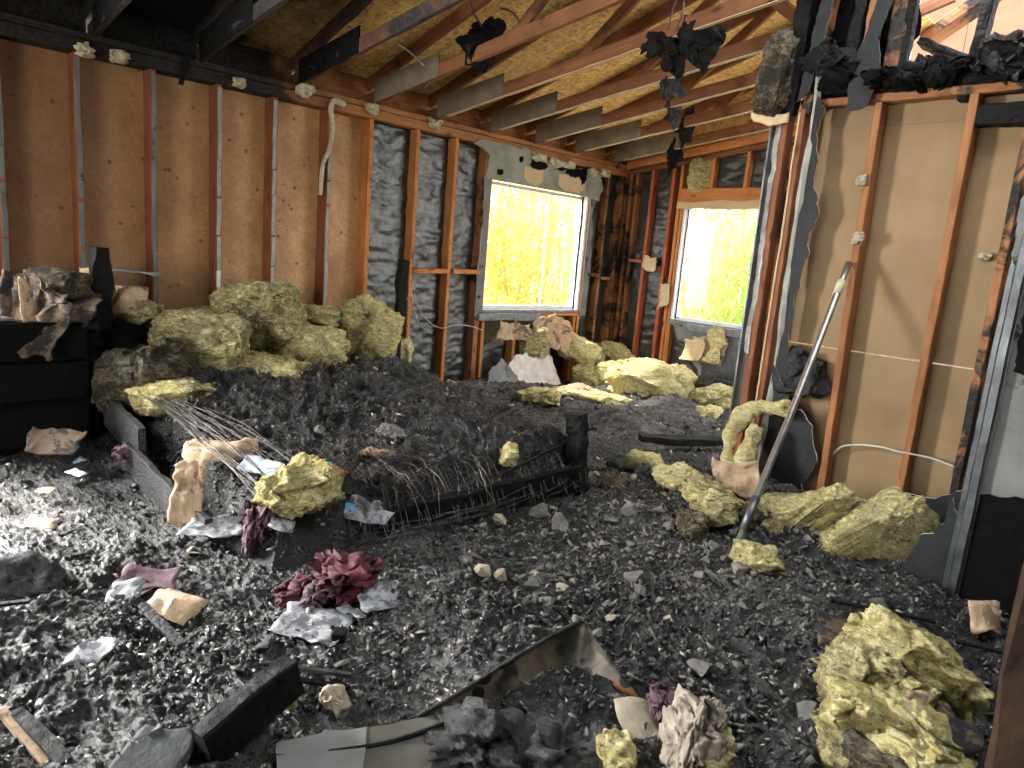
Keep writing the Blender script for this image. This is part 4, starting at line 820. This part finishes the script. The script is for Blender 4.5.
S_(942, 728, 2, .20, 60, .10, 'card', 'brown paper strip along the right foreground insulation', 'paper', 'kraft_paper', -60, 25, fold=.03)
S_(918, 712, 2, .22, 24, .09, 'kraft', 'small tan paper flap on the right foreground insulation', 'paper', 'kraft_paper', -20, 45, fold=.03)
S_(836, 635, 2, .10, 26, .12, 'card', 'brownish flap half buried left of the right foreground insulation', 'scrap', 'scrap', 0, 30)
S_(640, 728, 2, .07, 34, .14, 'rocks_tan', 'pale torn paper left of the bark log', 'paper', 'kraft_paper', 0, 20)
# white drywall slab leaning below window 1, stained
pb = panel('drywall_slab', [(0, 0), (.82, 0), (.80, .34), (.6, .42), (.3, .40), (.16, .30), (.05, .2)], (.30, -1.92, .06), (0, 1, 0), (-.55, 0, 1), .013, M['gypsum'], None, rag=.02, medge=M['gypsum'])
tag(pb, 'whitish broken drywall slab leaning below the first window', 'board')
pb = panel('drywall_slab', [(0, 0), (.55, 0), (.5, .2), (.35, .38), (.2, .3)], (.36, -2.25, .06), (0, 1, 0), (-.5, 0, 1), .013, M['drywall_gray'], None, rag=.02, medge=M['gypsum'])
tag(pb, 'gray sooted drywall piece leaning left of the whitish slab', 'board')
# charred dresser with brown cardboard on it, far left
dr = empty('charred_dresser', (.3, -5.75, 0), 'black charred dresser against the wall at the left edge', 'dresser')
beam('dresser_body', (.30, -6.25, .42), (.30, -5.37, .42), .46, .78, M['char_soft'], dr, seg=24, jit=.012, bev=.04)
beam('dresser_top', (.30, -6.28, .82), (.30, -5.36, .80), .50, .04, M['char'], dr, seg=24, jit=.012)
for z in (.25, .5, .72): beam('drawer_front', (.545, -6.2, z), (.545, -5.42, z), .02, .2, M['char_soft'], dr, seg=16, jit=.006)
S_(28, 318, 0, .45, 70, .38, 'card', 'largest brown cardboard sheet collapsed on the dresser', 'cardboard', 'cardboard_sheet', 10, 62, fold=.10, ragged=.06, th=.006)
S_(72, 312, 0, .42, 54, .20, 'card', 'brown cardboard flap on the right end of the dresser', 'cardboard', 'cardboard_sheet', -12, 50, fold=.06, ragged=.04, th=.006)
S_(10, 292, 0, .5, 10, .22, 'card', 'pale torn cardboard edge standing at the photo left edge', 'cardboard', 'cardboard_sheet', 30, 85, fold=.03)
S_(24, 305, 0, .5, 10, .26, 'kraft', 'upright tan cardboard strip on the dresser', 'cardboard', 'cardboard_sheet', 60, 85, fold=.03)
L_(55, 286, 0, .25, 66, 26, .25, 'ins_burnt', 'brown burnt insulation along the wall above the dresser', 0, sub=5)
S_(130, 300, 0, .3, 30, .18, 'kraft', 'pale pinkish torn paper beside the left headboard post', 'paper', 'kraft_paper', 10, 60, fold=.06, hump=.05)
S_(137, 273, 0, .15, 40, .08, 'drywall_gray', 'gray drywall flap jutting from the plywood wall', 'board', 'drywall_scrap', 0, 10, th=.012)
S_(88, 283, 0, .12, 14, .16, 'burntpaper', 'tan torn strip on the stud behind the left headboard post', 'paper', 'kraft_paper', 0, 85)
S_(55, 442, 2, .2, 60, .14, 'card', 'dark brown debris sheet before the charred dresser', 'scrap', 'scrap', 0, 40, th=.01)
# outlet and foam blobs on the left wall
ob = box('outlet_box', onp(218, 279, 0, -.02)-V((.02, .018, .055)), onp(218, 279, 0, .03)+V((.0, .018, .055)), M['white']); tag(ob, 'white plastic outlet box on the fourth stud of the plywood wall', 'outlet box')
for px, py, s, lb in ((84, 49, .07, 'leftmost'), (119, 56, .075, 'second'), (238, 82, .06, 'third'), (305, 90, .10, 'fourth'), (372, 108, .09, 'fifth'), (435, 123, .09, 'sixth')):
    tag(lump('foam_blob', onp(px, py, 0, .02), (s, .06, s*.7), M['foam'], (0, 0, 80), 4, rough=.3, seed=px, fine=.5), lb+' pale foam blob along the left top plate', 'foam blob', 'foam blobs along the left top plate')
fd = tube('foam_drip', spline([onp(344, 104, 0, .02), onp(334, 101, 0, .03), onp(331, 110, 0, .02), onp(333, 128, 0, .02), onp(329, 150, 0, .02), onp(323, 165, 0, .01), onp(320, 195, 0, .01)], 6), .02, M['foam'], None, 8, True, [.026, .028, .03, .03, .028, .026]+[.02]*12+[.016]*19)
tag(fd, 'pale foam drip hanging down the plywood wall stud', 'foam drip')
ld = panel('charred_lath', [(0, 0), (.03, 0), (.06, .2), (.02, .2)], onp(178, 84, 0, .02), (0, 1, 0), (0, .25, 1), .01, M['char'], None); tag(ld, 'short charred lath tilted at the left top plate', 'lath')
# cable along the left wall and loop on the partition
tg = tube('cable', spline([onp(400, 305, 0, -.02), onp(412, 298, 0, .01), onp(425, 318, 0, -.02), onp(440, 328, 0, .01), onp(455, 325, 0, .02), onp(470, 326, 0, 0), onp(482, 330, 0, .01)], 6), .005, M['palewire']); tag(tg, 'pale thin cable sagging across the wall studs left of the window', 'cable')
tg = tube('cable', spline([onp(411, 300, 0, .01), onp(420, 325, 0, .01)]+[onp(a, b, 0, .012) for a, b in ((440, 290), (460, 297), (475, 292))][0:0]+[onp(428, 330, 0, .0)], 6), .004, M['palewire']); tag(tg, 'short pale cable end beside the right headboard post', 'cable')
yy = PY-.008
tg = tube('cable', spline([onp(822, 492, 1, yy+.09), onp(826, 465, 1, yy+.08), onp(840, 448, 1, yy+.05), onp(858, 445, 1, yy+.03), onp(880, 447, 1, yy), onp(900, 452, 1, yy-.01), onp(930, 458, 1, yy+.04), onp(955, 467, 1, yy+.04)], 6), .006, M['palewire']); tag(tg, 'curved pale cable across the tan wall panel', 'cable')
for px, py, lb in ((862, 181, 'upper'), (858, 238, 'lower')):
    tag(lump('foam_blob', onp(px, py, 1, PY-.01), (.045, .035, .05), M['rocks_tan'], (0, 0, 0), 4, rough=.2, seed=py, fine=.4), lb+' round foam knob on the first stud of the tan wall', 'foam blob', 'foam knobs on the tan wall stud')
tag(lump('foam_blob', onp(985, 257, 1, PY+.07), (.045, .03, .03), M['rocks_tan'], (0, 0, 0), 4, rough=.2, seed=4, fine=.4), 'small pale foam spot at the right of the tan wall', 'foam blob')
# hanging insulation at the partition top
tag(lump('insulation_clump', onp(773, 80, 1, PY-.03), (.16, .10, .46), M['ins_burnt'], (0, 8, 0), 6, .45, .15, 3), 'brown burnt batt hanging at the top of the partition end', 'insulation')
S_(770, 120, 1, PY-.05, 40, .06, 'burntpaper', 'pale scorched paper tail below the hanging burnt batt', 'paper', 'kraft_paper', -20, 60)
# charred bits hanging from the trusses
for i, (px, py, y_, w_, h_, lb) in enumerate(((480, 42, -3.27, 24, 34, 'black charred rag hanging from the truss near the ceiling middle'), (668, 50, -2.66, 32, 26, 'left black charred nest hanging between the trusses'), (698, 40, -2.64, 30, 26, 'right black charred nest hanging between the trusses'), (676, 152, -.28, 8, 34, 'thin black charred shred hanging above the second window'), (672, 86, -2.06, 14, 16, 'small gray charred bit on the fourth truss'), (674, 110, -1.48, 10, 18, 'small gray charred bit on the third truss'), (687, 128, -.9, 8, 26, 'thin black shred on the second truss'))):
    c = onp(px, py, 1, y_); s = dist(c)/F0
    tag(lump('charred_shred', c, (w_*s, .05 if w_ > 20 else .03, h_*s), M['char'] if 'gray' not in lb else M['char_gray'], (0, 25 if w_ > 20 else 5, 45), 5, .7, .4, i+20), lb, 'charred shred', 'charred shreds hanging from the trusses')
for i, pts in enumerate((((470, 0), (474, 14), (482, 26)), ((676, 0), (672, 12), (668, 30)), ((684, 0), (682, 14), (676, 28)), ((500, 8), (512, 12), (520, 22)), ((395, 42), (410, 52), (425, 66)), ((430, 60), (436, 72), (424, 90)), ((190, 0), (196, 30), (198, 62)))):
    y_ = (-3.31, -2.7, -2.7, -3.31, -3.92, -3.3, -4.6)[i]
    tag(tube('burnt_wire', spline([onp(a, b, 1, y_) for a, b in pts], 5), .006, M['wire']), ('burnt wire holding the black rag', 'left burnt wire above the charred nests', 'right burnt wire above the charred nests', 'bent burnt wire right of the black rag', 'pale bent wire between left trusses', 'thin wire before the strand board', 'thin wire hanging in the black ceiling corner')[i], 'wire', 'burnt wires under the roof')

# ================================================================== METAL, PIPE, TIMBER
p0, p1 = onp(729, 566, 2, .05), onp(849, 263, 1, PY-.03)
ps = spline([p0, p0.lerp(p1, .3)+V((0, 0, -.01)), p0.lerp(p1, .5)+V((.008, 0, 0)), p1], 8)
pp = tube('steel_pipe', ps, .017, M['pipe'], None, 12, True); tag(pp, 'long dull steel pipe leaning against the tan wall panel', 'pipe')
tube('pipe_collar', [p0.lerp(p1, .88), p0.lerp(p1, .93)], .022, M['foam'], pp, 10)
tube('pipe_collar', [p0.lerp(p1, .10), p0.lerp(p1, .2)], .021, M['jambmetal'], pp, 10)
# standing post close to the camera on the right
tag(beam('wooden_post', (4.825, -5.35, .0), (4.825, -5.35, 1.5), .075, .075, M['post'], None, up=(0, 1, 0), seg=20, jit=.01), 'blurred brown wooden post nearest the camera at the right edge', 'post')
# rusted plate: crest line in pixels, foot on the ash
def plate(name, crest, foot, z_c, z_f, m, label, cat, th=.004):
    A = spline([onp(a, b, 2, z) for (a, b), z in zip(crest, z_c)], 10); B = spline([onp(a, b, 2, z) for (a, b), z in zip(foot, z_f)], 10)
    n = len(A); K = 10; vs = []
    for i in range(n):
        for k in range(K+1):
            t = k/K; p = A[i].lerp(B[i], t)+V((0, 0, -.03*math.sin(t*math.pi))); vs.append(p)
    P = np.array(vs); P = P+vn3(P, 6, 3.)*.008; P2 = P-np.array([0, .0, th]); P2 = P2+np.array([-.7, .7, 0])*th
    idx = np.arange(len(P)).reshape(n, K+1); q = np.stack([idx[:-1, :-1], idx[1:, :-1], idx[1:, 1:], idx[:-1, 1:]], -1).reshape(-1, 4)
    per = list(idx[:, 0])+list(idx[-1, 1:])+list(idx[::-1, -1][1:])+list(idx[0, ::-1][1:-1]); N_ = len(P)
    rim = np.array([[per[i], per[i]+N_, per[(i+1) % len(per)]+N_, per[(i+1) % len(per)]] for i in range(len(per))])
    o = P.mean(0); return tag(mesh(name, np.concatenate([P, P2])-o, np.concatenate([q[:, ::-1], q+N_, rim]), M[m], None, Matrix.Translation(V(o)), True), label, cat)
rp = plate('rusted_plate', [(418, 716), (470, 686), (530, 648), (581, 620), (600, 645), (638, 696)], [(420, 722), (470, 722), (515, 720), (550, 722), (590, 722), (632, 714)], [.07, .14, .21, .25, .22, .12], [.06, .04, .03, .03, .04, .09], 'rust', 'bent rusted metal plate standing on edge in the foreground', 'metal plate')
cr = spline([onp(a, b, 2, z) for (a, b), z in zip([(418, 716), (470, 686), (530, 648), (581, 620)], [.072, .142, .212, .252])], 8)
tube('rolled_edge', cr, .006, M['char_gray'], rp, 6)
# shallow pan with a dark rim at the bottom edge
rim_ = spline([q_(272, 757, .07), q_(330, 752, .07), q_(390, 742, .075), (q_(450, 722, .08)), q_(520, 700, .06)], 8)
pan = empty('metal_pan', q_(400, 760, .03), 'shallow gray metal tray with a black rim at the bottom edge', 'tray')
c0 = q_(290, 768, .045); pn = [q_(282, 764, 0), q_(330, 757, 0), q_(390, 747, 0), q_(450, 733, 0), q_(520, 722, 0), q_(600, 720, 0), q_(660, 735, 0), q_(640, 800, 0), q_(440, 830, 0), q_(280, 830, 0)]
o_ = V((pn[0].x, pn[0].y, .068)); panel('tray_sheet', [((p-o_).x, (p-o_).y) for p in pn], o_, (1, 0, 0), (0, 1, 0), .004, M['pondwater'], pan, rag=.004)
tube('tray_rim', rim_, .007, M['char'], pan, 6)
pt = [q_(276, 768, .0), q_(330, 755, 0), q_(366, 751, 0), q_(362, 800, 0), q_(280, 815, 0)]
panel('pale_lining', [((p-o_).x, (p-o_).y) for p in pt], o_+V((0, 0, .005)), (1, 0, 0), (0, 1, 0), .003, M['drywall_gray'], pan, rag=.006)
# ash heap in front of the plate
MN = [(474, 738, 36, .045), (545, 756, 66, .05), (606, 742, 40, .05), (512, 736, 44, .035)]
for i, (px, py, w_, h_) in enumerate(MN):
    c = q_(px, py, .06); s = dist(c)/F0
    tag(lump('ash_clump', c, (w_*s*1.15, .22, h_), M['ash'], (0, 0, 45), 6, .8, .25, i+60, fine=2.6), ('wet ash clump at the left before the rusted plate', 'largest wet ash clump before the rusted plate', 'wet ash clump at the right foot of the rusted plate', 'wet ash clump against the rusted plate')[i], 'ash clump', 'ash clumps before the rusted plate')
# boards in the left foreground
def B_(a, b, za, zb, wd, h, m, label, name='charred_board', cat='board', jit=.008, up=(0, 0, 1), taper=1.):
    return tag(beam(name, hit(*a, za-.05), hit(*b, zb-.05), wd, h, M[m], None, up=up, jit=jit, taper=taper), label, cat)
B_((200, 752), (294, 674), .08, .16, .06, .12, 'char', 'large charred plank lying aslant in the left foreground', jit=.007)
B_((2, 712), (46, 764), .08, .05, .022, .02, 'kraft', 'thin pale scorched batten at the bottom left corner', jit=.004, name='batten', cat='batten')
B_((14, 712), (66, 764), .07, .05, .035, .02, 'char_gray', 'gray charred board beside the pale batten', jit=.006)
B_((142, 604), (182, 645), .12, .09, .03, .012, 'rail', 'narrow gray lath right of the tan paper in the left foreground', jit=.003, name='lath', cat='lath')
B_((262, 664), (352, 676), .09, .08, .015, .012, 'char_gray', 'upper thin charred slat behind the large plank', jit=.003, name='slat', cat='slat')
B_((270, 676), (350, 688), .08, .07, .015, .012, 'char', 'lower thin charred slat behind the large plank', jit=.003, name='slat', cat='slat')
B_((30, 600), (0, 604), .10, .10, .02, .01, 'char', 'short dark stick at the left edge', jit=.003, name='stick', cat='stick')
B_((195, 755), (208, 742), .06, .08, .02, .015, 'char_gray', 'small charred stub under the large plank', jit=.003, name='stub', cat='stub')
B_((830, 600), (935, 622), .10, .10, .018, .012, 'char', 'long thin black strip on the ash in front of the big batt', jit=.004, name='strip', cat='strip')
B_((955, 640), (1010, 655), .10, .10, .018, .012, 'char', 'short thin black strip at the right of the ash', jit=.004, name='strip', cat='strip')
B_((795, 590), (830, 603), .09, .10, .018, .012, 'char_gray', 'thin gray strip joining the black strip before the batt', jit=.004, name='strip', cat='strip')
B_((560, 446), (500, 475), .36, .30, .012, .012, 'char', 'thin black stick lying on the mattress by the foot post', jit=.003, name='stick', cat='stick')
B_((640, 438), (735, 442), .16, .16, .10, .05, 'char', 'black charred timber on the floor beyond the foot post', jit=.012)
S_(154, 757, 2, .08, 68, .16, 'slate', 'slate gray flat board piece at the bottom edge', 'board', 'slate_board', -5, 12, fold=.005, th=.012, ragged=.02, amp=.004)
tag(beam('charred_block', q_(339, 650, .07), q_(339, 650, .07)+V((0, 0, .07)), .05, .04, M['char_soft'], None, up=(1, 1, 0), seg=5, jit=.003), 'small upright charred block beside the wet pale sheet', 'block')
for i, (px, py, w_, h_, m, lb, nm) in enumerate(((28, 582, 62, 40, 'char_gray', 'rounded ridged gray burnt lump at the left edge', 'burnt_lump'), (335, 702, 24, 18, 'rocks_tan', 'pale cylindrical stub near the large plank', 'stub'), (292, 706, 10, 12, 'ins', 'tiny yellow scrap under the large plank', 'scrap'), (700, 668, 32, 18, 'rocks', 'gray chunk right of the rusted plate', 'chunk'),
        (812, 712, 36, 22, 'rocks', 'pointed gray chunk left of the foreground insulation', 'chunk'), (615, 483, 28, 20, 'card', 'rounded brown burnt pad right of the foot post', 'pad'), (500, 520, 20, 14, 'rocks_tan', 'pale square chunk below the springs', 'chunk'), (484, 570, 20, 14, 'rocks_tan', 'tan cube like chunk in the middle foreground', 'chunk'),
        (500, 576, 18, 16, 'rocks_tan', 'tan rounded chunk right of the cube like one', 'chunk'), (320, 430, 18, 10, 'rocks', 'gray flat scrap on the black mattress', 'scrap'), (658, 448, 12, 8, 'rocks_tan', 'small tan chunk by the black timber beyond the post', 'chunk'), (540, 512, 26, 16, 'rocks', 'gray broken chunk under the foot rail', 'chunk'), (560, 524, 28, 18, 'rocks', 'large gray chunk in front of the foot post', 'chunk'), (630, 510, 22, 16, 'rocks', 'angular gray chunk between post and pipe', 'chunk'), (395, 434, 26, 14, 'rocks', 'gray shiny lump on the mattress middle', 'lump'))):
    c = hitb(px, py, .02) if nm == 'lump' or py == 430 else hit(px, py, .02); s = dist(c)/F0
    if nm in ('chunk', 'scrap'):
        vs, f = hullrock(i+200, .7, 16); o = mesh(nm, np.array(vs)*[w_*s/1.7, w_*s/2, h_*s/1.2], f, M[m], None, Matrix.Translation(c) @ Euler((.2, .2, i)).to_matrix().to_4x4()); tag(o, lb, nm)
    else: tag(lump(nm, c, (w_*s, w_*s*.7, h_*s), M[m], (0, 10, 45), 5, .7, .15, i+80, fine=.8), lb, nm.split('_')[-1])
# bark log at the bottom edge
c = hit(688, 766, .0); s = dist(c)/F0
tag(lump('bark_log', c+V((0, 0, .055)), (40*s, .16, 84*s), M['bark'], (-18, 14, 45), 6, .6, .2, 31, fine=.9, crease=.2), 'ashy tan bark log fragment at the bottom edge', 'log')

# ================================================================== OUTSIDE
def reeds(base, n, hmin, hmax, spread, lean, m, label, group, seed, width=.02):
    r = random.Random(seed); root = empty('reed_clump', base, label, 'plant', group); vs, f = [], []
    for i in range(n):
        a = r.uniform(0, 6.283); rad = spread*math.sqrt(r.random()); x0, y0 = rad*math.cos(a), rad*math.sin(a); H = r.uniform(hmin, hmax)*1.25; z0 = r.random()**.7*H*.85
        dx, dy = lean[0]*.6+r.gauss(0, .5), lean[1]*.6+r.gauss(0, .5); L = r.uniform(.35, 1.0); w_ = width*r.uniform(.4, 1.1); k = 5; n0 = len(vs); side = V((r.gauss(0, 1), r.gauss(0, 1), .2)).normalized()
        for j in range(k+1):
            t = j/k; p = V((x0+dx*L*t, y0+dy*L*t, z0+L*(.9*t-1.1*t*t*r.uniform(.8, 1.))))
            ww = w_*(1-t)**.6+.001; vs += [tuple(p-side*ww/2), tuple(p+side*ww/2)]
        for j in range(k): f.append((n0+2*j, n0+2*j+1, n0+2*j+3, n0+2*j+2))
    tag(mesh('blades', vs, np.array(f), M[m], root, Matrix.Translation(V(base)), True), kind='stuff')
    for j in range(5):
        a = r.uniform(0, 6.28); q0 = V(base)+V((spread*.5*math.cos(a), spread*.5*math.sin(a), 0)); tube('stem', [q0, q0+V((lean[0]*.3+r.gauss(0, .1), r.gauss(0, .1), hmax*.5)), q0+V((lean[0]*.8+r.gauss(0, .3), r.gauss(0, .3), hmax))], .018, M[m], root, 5)
for i, (x, y, h) in enumerate(((-2.0, -.9, 2.3), (-2.6, .2, 2.8), (-2.3, 1.1, 2.5), (-3.6, 1.9, 3.2), (-3.2, -.6, 2.9), (-2.0, .5, 1.9))):
    reeds((x, y, -.2), 1100, h*.7, h*1.25, .7, (.2, .2), 'gold_leaf', ('golden dry reed clump outside the first window, ')+('near left', 'middle', 'right', 'far right', 'far left', 'low right')[i], 'golden reeds outside the first window', i, .03)
for i, (x, y, h) in enumerate(((.7, 2.0, 2.2), (.0, 2.6, 2.7), (-.6, 3.6, 3.0), (.8, 3.2, 2.9), (.2, 1.9, 1.6))):
    reeds((x, y, -.2), 1000, h*.7, h*1.2, .7, (-.3, .1), 'green_leaf', ('green reed clump outside the second window, ')+('near right', 'middle', 'far left', 'far right', 'low front')[i], 'green reeds outside the second window', i+20, .026)
# neighbouring house seen through the burnt roof
nh = empty('neighbour_house', (3, 4.2, -.2), 'salmon clad neighbouring house seen through the burnt roof', 'house')
box('gable_wall', (1.3, 4.2, -.2), (7, 4.4, 2.7), M['siding'], nh)
for i in range(9):
    x = 1.3+i*.62; box('cladding_panel', (x, 4.18, 3.62), (x+.612, 4.3, 5.9), M['salmon'], nh)
box('corrugated_panel', (1.2, 4.1, 2.6), (7, 4.19, 3.62), M['siding'], nh)
vs_ = [box('corrugation', (1.2+i*.09, 4.07, 2.7), (1.24+i*.09, 4.1, 3.62), M['siding'], nh) for i in range(24)]
box('window_pane', (2.05, 4.15, 4.28), (2.4, 4.2, 4.5), M['slate'], nh)
def bb(name, a, b, y0, y1, wd, h, m, label, cat, jit=.006, grp=None):
    return tag(beam(name, onp(*a, 1, y0), onp(*b, 1, y1), wd, h, M[m], None, up=(0, 1, 0), jit=jit), label, cat, grp)
bb('fallen_rafter', (925, 42), (1010, -18), .3, .3, .10, .22, 'stud_scorched', 'dark rafter crossing the opening in the burnt roof', 'rafter')
bb('burnt_beam', (922, 42), (992, 68), -.6, -.6, .06, .15, 'char', 'charred beam with ragged top under the roof opening', 'beam', .02)
bb('burnt_beam', (922, 60), (970, 80), -.5, -.5, .04, .05, 'stud_scorched', 'thin scorched batten below the charred beam', 'beam', .004)
bb('burnt_beam', (1004, 84), (1040, 70), -2.3, -2.3, .08, .07, 'char', 'charred plate stub at the top right edge', 'beam', .02)
